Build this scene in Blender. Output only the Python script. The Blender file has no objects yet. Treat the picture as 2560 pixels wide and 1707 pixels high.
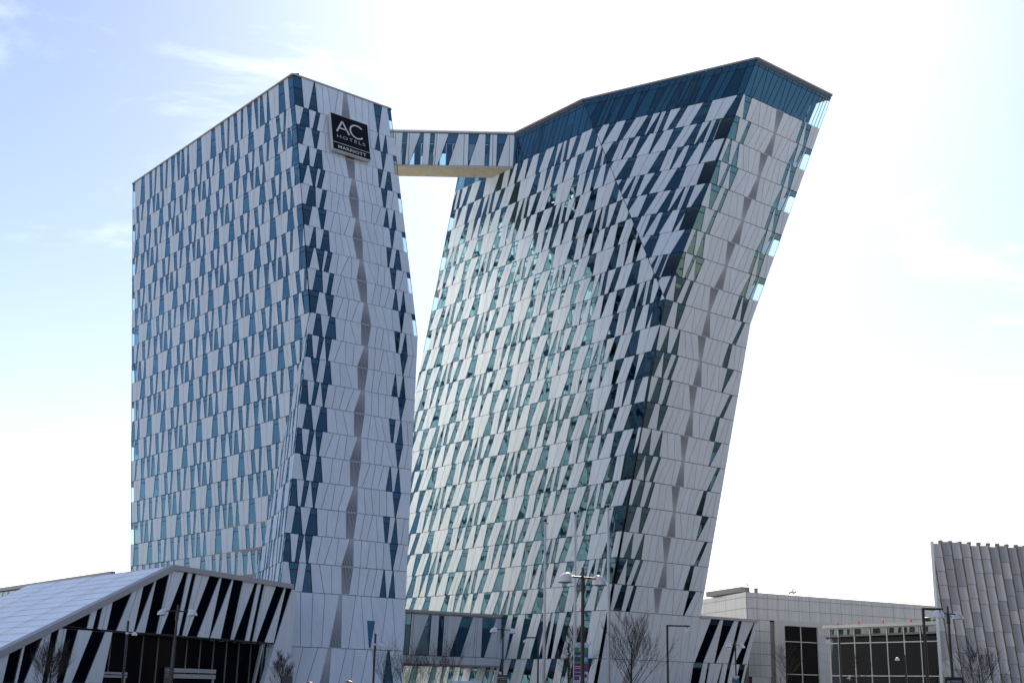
import bpy, bmesh, math, random
from mathutils import Vector, Matrix
random.seed(7)
R = math.radians
SC = bpy.context.scene
COL = SC.collection

# ------------------------------------------------------------------ camera
CAMZ = 1.65
F, TH, RO = 3142.486, 0.26894, 0.018903
def cam_axes():
    c, s = math.cos(RO), math.sin(RO)
    r0 = Vector((1, 0, 0)); u0 = Vector((0, -math.sin(TH), math.cos(TH))); f0 = Vector((0, math.cos(TH), math.sin(TH)))
    return r0*c + u0*s, r0*-s + u0*c, f0
_r, _u, _f = cam_axes()
cd = bpy.data.cameras.new('camera'); cam = bpy.data.objects.new('camera', cd); COL.objects.link(cam)
m = Matrix.Identity(4)
for i in range(3):
    m[i][0] = _r[i]; m[i][1] = _u[i]; m[i][2] = -_f[i]
m[0][3], m[1][3], m[2][3] = 0, 0, CAMZ
cam.matrix_world = m
cd.sensor_fit = 'HORIZONTAL'; cd.sensor_width = 36.0; cd.lens = F/2560*36.0
cd.clip_start = 0.5; cd.clip_end = 9000
SC.camera = cam
def project(p):
    d = Vector(p) - Vector((0, 0, CAMZ)); w = d.dot(_f)
    return 1280 + F*d.dot(_r)/w, 853.5 - F*d.dot(_u)/w
def at(px, py, Y):
    d = _f*F + _r*(px-1280) + _u*(853.5-py)
    return Vector((0, 0, CAMZ)) + d*(Y/d.y)

# ------------------------------------------------------------------ world, sun, exposure
SUN_EL, SUN_AZ = R(35), R(7)           # azimuth from +Y towards +X
w = bpy.data.worlds.new('World'); SC.world = w; w.use_nodes = True
nt = w.node_tree; N = nt.nodes; L = nt.links; N.clear()
out = N.new('ShaderNodeOutputWorld'); bg = N.new('ShaderNodeBackground'); bg.inputs['Strength'].default_value = 0.08
sky = N.new('ShaderNodeTexSky'); sky.sky_type = 'NISHITA'; sky.sun_disc = False
sky.sun_elevation = SUN_EL; sky.sun_rotation = SUN_AZ; sky.air_density = 1.0; sky.dust_density = 0.1; sky.ozone_density = 1.0
sdir = Vector((math.sin(SUN_AZ)*math.cos(SUN_EL), math.cos(SUN_AZ)*math.cos(SUN_EL), math.sin(SUN_EL)))
tc = N.new('ShaderNodeTexCoord'); CLOUD = (2.1, 1.7, 0.3)
def mth(op, a=None, b=None, clamp=False):
    n = N.new('ShaderNodeMath'); n.operation = op; n.use_clamp = clamp
    for i, x in enumerate((a, b)):
        if x is None: continue
        if isinstance(x, (int, float)): n.inputs[i].default_value = x
        else: L.new(x, n.inputs[i])
    return n.outputs[0]
# thin high cloud, brighter where the sun shines through it
mp = N.new('ShaderNodeMapping'); mp.inputs['Scale'].default_value = (1.0, 1.0, 2.4); mp.inputs['Location'].default_value = CLOUD
n1 = N.new('ShaderNodeTexNoise'); n1.inputs['Scale'].default_value = 5.0; n1.inputs['Detail'].default_value = 10; n1.inputs['Roughness'].default_value = 0.62; n1.inputs['Distortion'].default_value = 0.4
L.new(tc.outputs['Generated'], mp.inputs['Vector']); L.new(mp.outputs['Vector'], n1.inputs['Vector'])
rp = N.new('ShaderNodeMapRange'); rp.interpolation_type = 'SMOOTHSTEP'; rp.inputs['From Min'].default_value = 0.52; rp.inputs['From Max'].default_value = 0.72
L.new(n1.outputs['Fac'], rp.inputs['Value'])
dt = N.new('ShaderNodeVectorMath'); dt.operation = 'DOT_PRODUCT'; L.new(tc.outputs['Generated'], dt.inputs[0]); dt.inputs[1].default_value = sdir
fw = mth('POWER', mth('MAXIMUM', dt.outputs['Value'], 0.0), 30.0)          # forward scattering
sx = N.new('ShaderNodeSeparateXYZ'); L.new(tc.outputs['Generated'], sx.inputs[0])
hz = mth('POWER', mth('SUBTRACT', 1.0, mth('MAXIMUM', sx.outputs['Z'], 0.0)), 7.0)   # haze near the horizon
veil = mth('ADD', mth('ADD', mth('MULTIPLY', fw, 4.0), 0.04), mth('MULTIPLY', hz, 0.15))
cloud = mth('MULTIPLY', rp.outputs[0], mth('ADD', 1.6, mth('MULTIPLY', fw, 3.0)))
tot = mth('ADD', veil, cloud)
cc = N.new('ShaderNodeMixRGB'); cc.blend_type = 'MULTIPLY'; cc.inputs[0].default_value = 1.0; cc.inputs[1].default_value = (0.97, 0.985, 1.0, 1); L.new(tot, cc.inputs[2])
ad = N.new('ShaderNodeMixRGB'); ad.blend_type = 'ADD'; ad.inputs[0].default_value = 1.0
wb = N.new('ShaderNodeMixRGB'); wb.blend_type = 'MULTIPLY'; wb.inputs[0].default_value = 1.0; wb.inputs[2].default_value = (1.02, 0.86, 0.83, 1)
L.new(sky.outputs['Color'], wb.inputs[1]); L.new(wb.outputs['Color'], ad.inputs[1]); L.new(cc.outputs['Color'], ad.inputs[2])
L.new(ad.outputs['Color'], bg.inputs['Color']); L.new(bg.outputs[0], out.inputs[0])

sd = bpy.data.lights.new('sun', 'SUN'); sun = bpy.data.objects.new('sun', sd); COL.objects.link(sun)
sd.energy = 5.0; sd.angle = R(0.53); sd.color = (1.0, 0.80, 0.56)
sun.rotation_euler = sdir.to_track_quat('Z', 'Y').to_euler(); sun.location = (0, 60, 160)
SC.view_settings.view_transform = 'Standard'; SC.view_settings.look = 'None'
SC.view_settings.exposure = 1.36; SC.view_settings.gamma = 1.0; SC.view_settings.use_curve_mapping = False
SC.cycles.blur_glossy = 0.3; SC.cycles.max_bounces = 10; SC.cycles.transparent_max_bounces = 12
SC.cycles.caustics_reflective = True; SC.cycles.sample_clamp_indirect = 30.0
SC.cycles.use_denoising = True

# ------------------------------------------------------------------ materials
def mat(name, col, rough=0.5, metal=0.0, spec=0.5, noise=0.0, nscale=1.0, stretch=(1, 1, 1), bump=0.0):
    mt = bpy.data.materials.new(name); mt.use_nodes = True; t = mt.node_tree; b = t.nodes['Principled BSDF']
    b.inputs['Base Color'].default_value = (*col, 1); b.inputs['Roughness'].default_value = rough; b.inputs['Metallic'].default_value = metal
    b.inputs['Specular IOR Level'].default_value = spec
    if noise or bump:
        g = t.nodes.new('ShaderNodeNewGeometry'); mpp = t.nodes.new('ShaderNodeMapping'); mpp.inputs['Scale'].default_value = stretch
        nz = t.nodes.new('ShaderNodeTexNoise'); nz.inputs['Scale'].default_value = nscale; nz.inputs['Detail'].default_value = 5
        t.links.new(g.outputs['Position'], mpp.inputs['Vector']); t.links.new(mpp.outputs['Vector'], nz.inputs['Vector'])
        if noise:
            r_ = t.nodes.new('ShaderNodeValToRGB'); e = r_.color_ramp.elements
            e[0].position, e[1].position = 0.3, 0.7
            e[0].color = (*[c*(1-noise) for c in col], 1); e[1].color = (*[min(1, c*(1+noise)) for c in col], 1)
            t.links.new(nz.outputs['Fac'], r_.inputs['Fac']); t.links.new(r_.outputs['Color'], b.inputs['Base Color'])
        if bump:
            bp = t.nodes.new('ShaderNodeBump'); bp.inputs['Strength'].default_value = bump; bp.inputs['Distance'].default_value = 0.05
            t.links.new(nz.outputs['Fac'], bp.inputs['Height']); t.links.new(bp.outputs['Normal'], b.inputs['Normal'])
    return mt
def glass(name, trans, refl, base=0.2, rough=0.02, wav=0.0, ior=1.5, opaque=False):
    mt = bpy.data.materials.new(name); mt.use_nodes = True; t = mt.node_tree; t.nodes.clear()
    o = t.nodes.new('ShaderNodeOutputMaterial'); mixn = t.nodes.new('ShaderNodeMixShader')
    tr = t.nodes.new('ShaderNodeBsdfDiffuse' if opaque else 'ShaderNodeBsdfTransparent'); tr.inputs[0].default_value = (*trans, 1)
    gl = t.nodes.new('ShaderNodeBsdfGlossy'); gl.inputs[0].default_value = (*refl, 1); gl.inputs['Roughness'].default_value = rough
    # Schlick reflectance, the same from both sides of the pane
    f0 = ((ior-1)/(ior+1))**2; f0 = f0+(1-f0)*base
    fr = t.nodes.new('ShaderNodeLayerWeight'); fr.inputs['Blend'].default_value = 0.5
    pw_ = t.nodes.new('ShaderNodeMath'); pw_.operation = 'POWER'; pw_.inputs[1].default_value = 3.5
    ma = t.nodes.new('ShaderNodeMath'); ma.operation = 'MULTIPLY_ADD'; ma.inputs[1].default_value = 1-f0; ma.inputs[2].default_value = f0
    ma.use_clamp = True
    t.links.new(fr.outputs['Facing'], pw_.inputs[0]); t.links.new(pw_.outputs[0], ma.inputs[0]); t.links.new(ma.outputs[0], mixn.inputs[0])
    t.links.new(tr.outputs[0], mixn.inputs[1]); t.links.new(gl.outputs[0], mixn.inputs[2]); t.links.new(mixn.outputs[0], o.inputs[0])
    if wav:
        g = t.nodes.new('ShaderNodeNewGeometry'); nz = t.nodes.new('ShaderNodeTexNoise'); nz.inputs['Scale'].default_value = 0.55; nz.inputs['Detail'].default_value = 1
        bp = t.nodes.new('ShaderNodeBump'); bp.inputs['Strength'].default_value = wav; bp.inputs['Distance'].default_value = 0.06
        t.links.new(g.outputs['Position'], nz.inputs['Vector']); t.links.new(nz.outputs['Fac'], bp.inputs['Height']); t.links.new(bp.outputs['Normal'], gl.inputs['Normal'])
    return mt
M = {}
for i_, k_ in enumerate((1.0, .955, 1.035, .985)):
    M['panel'+str(i_)] = mat('white cladding', (0.64*k_, 0.735*k_, 0.835*k_), 0.40, 0, 0.5, noise=0.055, nscale=0.9, stretch=(2.2, 2.2, 0.16))
M['panel'] = M['panel0']
M['back'] = mat('dark backing', (0.02, 0.021, 0.024), 0.8)
M['frame'] = mat('window frame', (0.012, 0.014, 0.02), 0.5)
M['glass'] = glass('vision glass', (0.16, 0.26, 0.30), (0.36, 0.74, 1.0), 0.03, 0.015, 0.35, 2.2)
M['mirrorglass'] = glass('sun control glass', (0.05, 0.07, 0.08), (0.95, 0.97, 1.0), 0.62, 0.42)
M['bridgeglass'] = glass('bridge glass', (0.50, 0.70, 0.76), (0.35, 0.7, 1.0), 0.04, 0.015, 0, 1.9)
M['cornerglass'] = glass('clear corner glass', (0.82, 0.95, 0.92), (0.6, 0.85, 1.0), 0.03, 0.015)
M['clearglass'] = glass('lobby glass', (0.30, 0.33, 0.36), (0.8, 0.9, 1.0), 0.06, 0.015)
M['linkglass'] = glass('deep blue glass', (0.010, 0.035, 0.085), (0.30, 0.60, 1.0), 0.02, 0.03, 0.2, 1.5, True)
M['spandrel'] = glass('spandrel glass', (0.012, 0.05, 0.075), (0.32, 0.68, 1.0), 0.03, 0.03, 0.0, 2.2, True)
M['boxglass'] = glass('roof box tinted glass', (0.020, 0.085, 0.14), (0.30, 0.62, 0.95), 0.03, 0.03, 0.0, 1.7, True)
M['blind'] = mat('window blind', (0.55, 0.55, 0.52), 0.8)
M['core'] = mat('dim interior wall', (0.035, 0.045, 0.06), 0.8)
M['slab'] = mat('floor slab', (0.35, 0.36, 0.36), 0.8)
M['louvre'] = mat('louvre aluminium', (0.40, 0.44, 0.50), 0.5, 0.0)
M['coping'] = mat('aluminium coping', (0.42, 0.42, 0.43), 0.5, 0.0)
M['roof'] = mat('roof felt', (0.12, 0.12, 0.12), 0.9)
M['signblack'] = mat('sign face', (0.003, 0.004, 0.010), 0.35, 0, 0.12)
M['letter'] = mat('sign letters', (0.62, 0.62, 0.63), 0.5)
M['plank'] = mat('bridge soffit planks', (0.52, 0.47, 0.36), 0.7, noise=0.15, nscale=1.2)
M['zinc'] = mat('pale roof metal', (0.72, 0.77, 0.83), 0.38, 0.35, 0.5, noise=0.06, nscale=0.4)
M['fascia'] = mat('grey fascia', (0.36, 0.37, 0.40), 0.5)
M['darkglass'] = mat('dark glazing', (0.004, 0.005, 0.010), 0.12, 0, 0.03)
M['slate'] = mat('window dark stripe', (0.003, 0.005, 0.010), 0.2, 0, 0.0)
M['blueglass'] = mat('blue bridge glass', (0.012, 0.04, 0.09), 0.05, 0, 0.8)
M['hall'] = mat('hall metal panels', (0.44, 0.46, 0.49), 0.33, 0.35, 0.5, noise=0.10, nscale=0.7, stretch=(3, 3, 0.3))
M['hallwhite'] = mat('white render', (0.58, 0.58, 0.57), 0.7, noise=0.04, nscale=0.6)
M['mullion'] = mat('pale mullion', (0.62, 0.62, 0.60), 0.4)
M['fin'] = mat('fin building panel', (0.36, 0.395, 0.46), 0.40, 0.3)
M['finlight'] = mat('fin building light panel', (0.50, 0.54, 0.60), 0.38, 0.3)
M['finedge'] = mat('ochre fin edge', (0.24, 0.20, 0.13), 0.6)
M['navy'] = mat('navy lamp post', (0.010, 0.012, 0.022), 0.4)
M['shade'] = mat('white lamp shade', (0.72, 0.73, 0.78), 0.25)
M['lens'] = mat('lamp lens', (0.10, 0.11, 0.13), 0.3)
M['pole'] = mat('white flagpole', (0.62, 0.64, 0.68), 0.35)
M['bark'] = mat('bark', (0.035, 0.026, 0.02), 0.9)
M['asphalt'] = mat('paving', (0.12, 0.12, 0.12), 0.9, noise=0.2, nscale=0.8)
M['black'] = mat('black sign', (0.008, 0.008, 0.010), 0.4)
M['white'] = mat('white paint', (0.75, 0.75, 0.75), 0.5)
M['red'] = mat('red paint', (0.40, 0.03, 0.03), 0.5)
M['green'] = mat('green print', (0.02, 0.20, 0.10), 0.5)
M['teal'] = mat('teal print', (0.01, 0.16, 0.16), 0.5)
M['blue'] = mat('blue print', (0.02, 0.10, 0.32), 0.5)
M['navyprint'] = mat('navy print', (0.015, 0.03, 0.10), 0.5)
M['sky'] = mat('light blue print', (0.12, 0.42, 0.75), 0.5)
M['magenta'] = mat('magenta print', (0.22, 0.012, 0.11), 0.5)
M['purple'] = mat('purple print', (0.09, 0.015, 0.16), 0.5)
M['paleblue'] = mat('pale print', (0.50, 0.56, 0.72), 0.5)
M['orange'] = mat('orange plastic', (0.60, 0.10, 0.05), 0.5)
M['tub'] = mat('dark green tub', (0.01, 0.06, 0.04), 0.5)
M['van'] = mat('pale van paint', (0.50, 0.60, 0.72), 0.3)
M['rubber'] = mat('rubber', (0.02, 0.02, 0.02), 0.8)
M['skin'] = mat('skin', (0.45, 0.28, 0.2), 0.6)
M['hair'] = mat('dark hair', (0.01, 0.008, 0.007), 0.6)
M['coat'] = mat('dark coat', (0.02, 0.022, 0.03), 0.8)
M['steel'] = mat('grey steel', (0.25, 0.25, 0.26), 0.5, 0.3)

# ------------------------------------------------------------------ helpers
def link(name, verts, faces, mats, parent=None, midx=None, smooth=False):
    me = bpy.data.meshes.new(name); me.from_pydata([tuple(v) for v in verts], [], faces)
    for mm in (mats if isinstance(mats, (list, tuple)) else [mats]):
        me.materials.append(M[mm])
    if midx: me.polygons.foreach_set('material_index', midx)
    if smooth: me.polygons.foreach_set('use_smooth', [True]*len(faces))
    me.update()
    o = bpy.data.objects.new(name, me); COL.objects.link(o)
    if parent is not None:
        o.parent = parent; off = Vector(); q = parent
        while q is not None: off += q.location; q = q.parent
        me.transform(Matrix.Translation(-off))
    return o
def thing(name, label, cat, loc=(0, 0, 0), group=None):
    o = bpy.data.objects.new(name, None); COL.objects.link(o); o.location = loc; o.empty_display_size = 0.5
    tag(o, label, cat, group); return o
def tag(o, label, cat, group=None):
    o['label'] = label; o['category'] = cat
    if group: o['group'] = group
    return o
class MB:
    def __init__(s): s.v = []; s.f = []; s.m = []
    def poly(s, pts, mi=0):
        b = len(s.v); s.v += [Vector(p) for p in pts]; s.f.append(tuple(range(b, b+len(pts)))); s.m.append(mi)
    def prism(s, pts, off, mi=0, both=True):
        # front polygon pts, back polygon pts+off
        b = len(s.v); n = len(pts); s.v += [Vector(p) for p in pts] + [Vector(p)+off for p in pts]
        s.f.append(tuple(range(b, b+n))); s.m.append(mi)
        if both: s.f.append(tuple(range(b+2*n-1, b+n-1, -1))); s.m.append(mi)
        for i in range(n):
            j = (i+1) % n; s.f.append((b+i, b+n+i, b+n+j, b+j)); s.m.append(mi)
    def box(s, c, sx, sy, sz, mi=0, ax=Vector((1, 0, 0)), ay=Vector((0, 1, 0)), az=Vector((0, 0, 1))):
        c = Vector(c); a, bb, d = ax*sx/2, ay*sy/2, az*sz/2
        s.prism([c-a-bb-d, c+a-bb-d, c+a+bb-d, c-a+bb-d][::-1], az*sz, mi)
    def bar(s, p, q, wd, ht, up=Vector((0, 0, 1)), mi=0):
        p, q = Vector(p), Vector(q); d = (q-p).normalized(); sd_ = d.cross(up).normalized(); u = sd_.cross(d)
        a, b_ = sd_*wd/2, u*ht/2
        s.prism([p-a-b_, p+a-b_, p+a+b_, p-a+b_], q-p, mi)
    def tube(s, p, q, r0, r1, n=8, mi=0, cap=True):
        p, q = Vector(p), Vector(q); d = (q-p).normalized(); a = d.orthogonal().normalized(); b_ = d.cross(a); k = len(s.v)
        for i in range(n):
            t = 2*math.pi*i/n; s.v.append(p+(a*math.cos(t)+b_*math.sin(t))*r0)
        for i in range(n):
            t = 2*math.pi*i/n; s.v.append(q+(a*math.cos(t)+b_*math.sin(t))*r1)
        for i in range(n):
            j = (i+1) % n; s.f.append((k+i, k+j, k+n+j, k+n+i)); s.m.append(mi)
        if cap:
            s.f.append(tuple(range(k+n-1, k-1, -1))); s.m.append(mi); s.f.append(tuple(range(k+n, k+2*n))); s.m.append(mi)
    def lathe(s, c, prof, n=14, mi=0, sx=1.0, sy=1.0):
        k = len(s.v); c = Vector(c)
        for (r, z) in prof:
            for i in range(n):
                t = 2*math.pi*i/n; s.v.append(c+Vector((r*sx*math.cos(t), r*sy*math.sin(t), z)))
        for a in range(len(prof)-1):
            for i in range(n):
                j = (i+1) % n; s.f.append((k+a*n+i, k+a*n+j, k+(a+1)*n+j, k+(a+1)*n+i)); s.m.append(mi)
    def add(s, o):
        b = len(s.v); s.v += o.v; s.f += [tuple(i+b for i in f) for f in o.f]; s.m += o.m
    def build(s, name, mats, parent=None, smooth=False):
        return link(name, s.v, s.f, mats, parent, s.m, smooth)

def clip(poly, fn):
    # keep the part of a 2-D polygon where fn(p) >= 0
    o = []; n = len(poly)
    for i in range(n):
        a, b = poly[i], poly[(i+1) % n]; fa, fb = fn(a), fn(b)
        if fa >= 0: o.append(a)
        if (fa >= 0) != (fb >= 0):
            t = fa/(fa-fb); o.append((a[0]+(b[0]-a[0])*t, a[1]+(b[1]-a[1])*t))
    return o
def area2(p): return abs(sum(p[i][0]*p[(i+1) % len(p)][1]-p[(i+1) % len(p)][0]*p[i][1] for i in range(len(p)))/2) if len(p) > 2 else 0
def inset(poly, g):
    # shrink a convex polygon by g
    n = len(poly); A = sum(poly[i][0]*poly[(i+1) % n][1]-poly[(i+1) % n][0]*poly[i][1] for i in range(n))
    s = 1 if A > 0 else -1; res = [tuple(p) for p in poly]
    for i in range(n):
        a, b = poly[i], poly[(i+1) % n]; dx, dy = b[0]-a[0], b[1]-a[1]; l = math.hypot(dx, dy)
        if l < 1e-4: continue
        nx, ny = -dy/l*s, dx/l*s
        res = clip(res, lambda p: (p[0]-a[0])*nx+(p[1]-a[1])*ny-g)
        if len(res) < 3: return []
    o = []
    for p in res:
        if not o or math.hypot(p[0]-o[-1][0], p[1]-o[-1][1]) > 1e-3: o.append(p)
    if len(o) > 1 and math.hypot(o[0][0]-o[-1][0], o[0][1]-o[-1][1]) < 1e-3: o.pop()
    return o if len(o) >= 3 else []

class Face:
    """a facade plane: origin edge o(z), unit direction d(z) along the floors"""
    def __init__(s, o, d, out, tower, hi=None, lo=None, hidden=False, glassmat='glass'):
        s.o, s.d, s.out, s.tower, s.hi, s.lo, s.hidden, s.gm = o, d, Vector(out), tower, hi, lo, hidden, glassmat
    def row(s, z0, z1):
        p0, p1, q0 = s.o(z0), s.o(z1), s.o(z0)+s.d(z0)
        n = (q0-p0).cross(p1-p0).normalized()
        if n.dot(s.out) < 0: n = -n
        return n
    def P(s, d, z): return s.o(z)+s.d(z)*d

PANEL_GAP, ROW_GAP = 0.032, 0.04
def emit(face, kind, quad, z0, z1, split=True, spand=0.2, lo=None, hi=None):
    """quad: polygon in (distance, height); builds one panel, window or louvre and hands it to the tower"""
    if lo is None: lo = face.lo
    if hi is None: hi = face.hi
    if lo: quad = clip(quad, lambda p: p[0]-lo(p[1]))
    if hi and len(quad) > 2: quad = clip(quad, lambda p: hi(p[1])-p[0])
    if len(quad) < 3 or area2(quad) < 0.12: return
    n = face.row(z0, z1); mb = MB()
    P3 = lambda p, off: face.P(p[0], p[1])+n*off
    def orient(pts):
        a = (pts[1]-pts[0]).cross(pts[2]-pts[0])
        return pts if a.dot(n) > 0 else pts[::-1]
    if kind == 'P':
        q = inset(quad, PANEL_GAP)
        if not q: return
        fr = orient([P3(p, 0.05+0.012*random.random()) for p in q])
        mb.prism(fr, -n*0.07, 0, both=False)
        mb.poly(orient([P3(p, -0.06) for p in quad]), 1)
        mats = ['panel'+str(random.choice((0, 0, 0, 1, 2, 3, 3))), 'back']; nm = 'cladding_panel'
    elif kind in 'GHBC':
        q = inset(quad, 0.03)
        if not q: return
        zs = z1-(z1-z0)*spand
        up = clip(q, lambda p: p[1]-zs-0.03); dn = clip(q, lambda p: zs-0.03-p[1])
        g1 = {'G': 0, 'H': 0, 'B': 1, 'C': 0}[kind]
        if len(up) > 2 and area2(up) > 0.01: mb.poly(orient([P3(p, 0.01) for p in up]), 1)
        if len(dn) > 2: mb.poly(orient([P3(p, 0.01) for p in dn]), g1)
        tr = clip(clip(q, lambda p: p[1]-zs+0.05), lambda p: zs+0.05-p[1])
        if len(tr) > 2: mb.prism(orient([P3(p, 0.03) for p in tr]), -n*0.03, 2, both=False)
        # dark reveal round the opening
        for i in range(len(quad)):
            a, b = quad[i], quad[(i+1) % len(quad)]
            if math.hypot(a[0]-b[0], a[1]-b[1]) > 0.02:
                mb.poly([P3(a, 0.02), P3(b, 0.02), P3(b, -0.06), P3(a, -0.06)], 2)
        # slim frame
        qi = inset(q, 0.03)
        if len(qi) == len(q):
            for i in range(len(q)):
                j = (i+1) % len(q)
                mb.poly(orient([P3(q[i], 0.016), P3(q[j], 0.016), P3(qi[j], 0.016), P3(qi[i], 0.016)]), 2)
        if kind == 'G' and len(dn) > 2 and area2(dn) > 1.0 and random.random() < .3:
            zb_ = zs-(zs-z0)*random.uniform(.15, .9); bl_d = clip(dn, lambda p: p[1]-zb_)
            if len(bl_d) > 2: mb.poly(orient([P3(p, -.12) for p in bl_d]), 3)
        mats = [face.gm if kind != 'C' else 'cornerglass', 'spandrel' if kind != 'B' else 'boxglass', 'frame', 'blind']; nm = 'window'
    elif kind == 'V':
        mb.poly(orient([P3(p, -0.10) for p in quad]), 1)
        zt, zb = z1-0.05, z0+0.05
        # quad = TL TR BR BL
        tl, trr, br, bl = quad
        for k in range(7):
            s_ = (k+0.5)/7
            a = (tl[0]+(trr[0]-tl[0])*s_, zt); b = (bl[0]+(br[0]-bl[0])*s_, zb)
            ww = 0.036
            fr = orient([P3((a[0]-ww, a[1]), 0.03), P3((a[0]+ww, a[1]), 0.03), P3((b[0]+ww, b[1]), 0.03), P3((b[0]-ww, b[1]), 0.03)])
            mb.prism(fr, -n*0.11, 0, both=False)
        for zz in (zt+0.02, zb-0.02):
            e = (tl, trr) if zz > zb+1 else (bl, br)
            fr = orient([P3((e[0][0], zz-0.05), 0.05), P3((e[1][0], zz-0.05), 0.05), P3((e[1][0], zz+0.05), 0.05), P3((e[0][0], zz+0.05), 0.05)])
            mb.prism(fr, -n*0.12, 0, both=False)
        mats = ['louvre', 'back']; nm = 'vent_louvre'
    c = sum((P3(p, 0) for p in quad), Vector())/len(quad)
    v = Vector((0, 0, CAMZ))-c; dd = v.length
    score = 0
    if not face.hidden:
        px, py = project(c)
        if 0 < px < 2560 and -30 < py < 1720: score = area2(quad)*max(0, n.dot(v/dd))/dd**2*1e6
        if face.tower.occl(px, py): score = 0
    face.tower.items.append((score, nm, mb, mats))

class Tower:
    def __init__(s, root, occl=lambda x, y: False): s.root = root; s.items = []; s.occl = occl
    def flush(s, limit=296):
        for nm in ('cladding_panel', 'window', 'vent_louvre'):
            its = sorted([i for i in s.items if i[1] == nm], key=lambda i: -i[0])
            keep = [i for i in its[:limit] if i[0] > 0]; rest = its[len(keep):]
            for sc_, n_, mb, mats in keep: mb.build(nm, mats, s.root)
            bym = {}
            for sc_, n_, mb, mats in rest: bym.setdefault(tuple(mats), MB()).add(mb)
            if rest:
                allm = []; big = MB()
                for mats, mb in bym.items():
                    base = []
                    for x in mats:
                        if x not in allm: allm.append(x)
                        base.append(allm.index(x))
                    mb.m = [base[i] for i in mb.m]; big.add(mb)
                o = big.build(nm, allm, s.root); o['kind'] = 'stuff'

def polyline(nodes):
    def fn(z):
        ns = nodes
        k = 0
        while k < len(ns)-2 and z > ns[k+1][2]: k += 1
        a, b = ns[k], ns[k+1]; t = (z-a[2])/(b[2]-a[2])
        return Vector((a[0]+(b[0]-a[0])*t, a[1]+(b[1]-a[1])*t, z))
    return fn

H = 2.95; ZP = 10.47
ZJ = lambda j: ZP+j*H          # floor line j above the plinth
ZT = ZJ(22.62)                 # roof edge
DL = Vector((math.cos(R(-50.43)), math.sin(R(-50.43)), 0)); DR = Vector((-DL.y, DL.x, 0))
AL = polyline([(-47.68, 166.04, 0), (-60.41, 185.24, 77.44)])
ACup = polyline([(-16.13, 128.18, 0), (-28.92, 147.09, 77.44)])
AC = polyline([(-22.01, 121.16, 0), (-23.25, 138.76, 42.92), (-28.92, 147.09, 77.44)])
AR = polyline([(-10.42, 130.35, 0), (-11.58, 148.35, 42.92), (-17.15, 156.74, 77.44)])
AK = polyline([(-30.23, 143.77, 0), (-23.25, 138.76, 42.92)])
BL = polyline([(-21.35, 185.95, 0), (-8.03, 173.27, 77.44)])
BCdn = polyline([(10.03, 148.85, 0), (23.15, 134.80, 77.44)])
BC = polyline([(10.03, 148.85, 0), (17.83, 140.54, 45.87), (29.72, 140.46, 77.44)])
BR = polyline([(21.83, 158.82, 0), (29.64, 150.28, 45.87), (41.37, 150.13, 77.44)])
BK = polyline([(17.83, 140.54, 45.87), (8.74, 152.80, 77.44)])
ABk = lambda z: AL(z)+DR*15.2
BBk = lambda z: BL(z)+DR*15.2
dirf = lambda a, b: (lambda z: (b(z)-a(z)).normalized())
dist = lambda a, b: (lambda z: (b(z)-a(z)).length)
const = lambda v: (lambda z: v)

# patterns traced over one repeat of the long facades: kind of each piece, cuts along its top and its bottom
PK = ['D', 'G', 'D', 'G', 'P', 'G', 'D', 'G', 'P', 'G', 'D', 'G', 'P', 'G', 'T', 'G', 'P', 'G', 'D', 'G']
PA_T = [0, .135, .18, .254, .293, .344, .37, .415, .457, .508, .537, .579, .637, .662, .708, .733, .762, .813, .83, .945, 1.0]
PA_B = [.003, .109, .187, .26, .299, .325, .347, .421, .46, .489, .514, .585, .614, .675, .695, .714, .772, .794, .836, .926, 1.003]
PKB = ['D', 'G', 'D', 'G', 'P', 'G', 'P', 'G', 'P', 'G', 'D', 'G', 'P', 'G', 'T', 'G', 'P', 'G', 'D', 'G']
PB_T = [0, .139, .18, .234, .274, .301, .355, .396, .44, .495, .556, .629, .659, .70, .709, .735, .761, .82, .861, .949, 1.0]
PB_B = [0, .106, .1755, .234, .243, .297, .3235, .396, .406, .49, .522, .595, .655, .664, .7075, .73, .76, .786, .8325, .917, 1.0]
PER = 23.45
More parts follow.
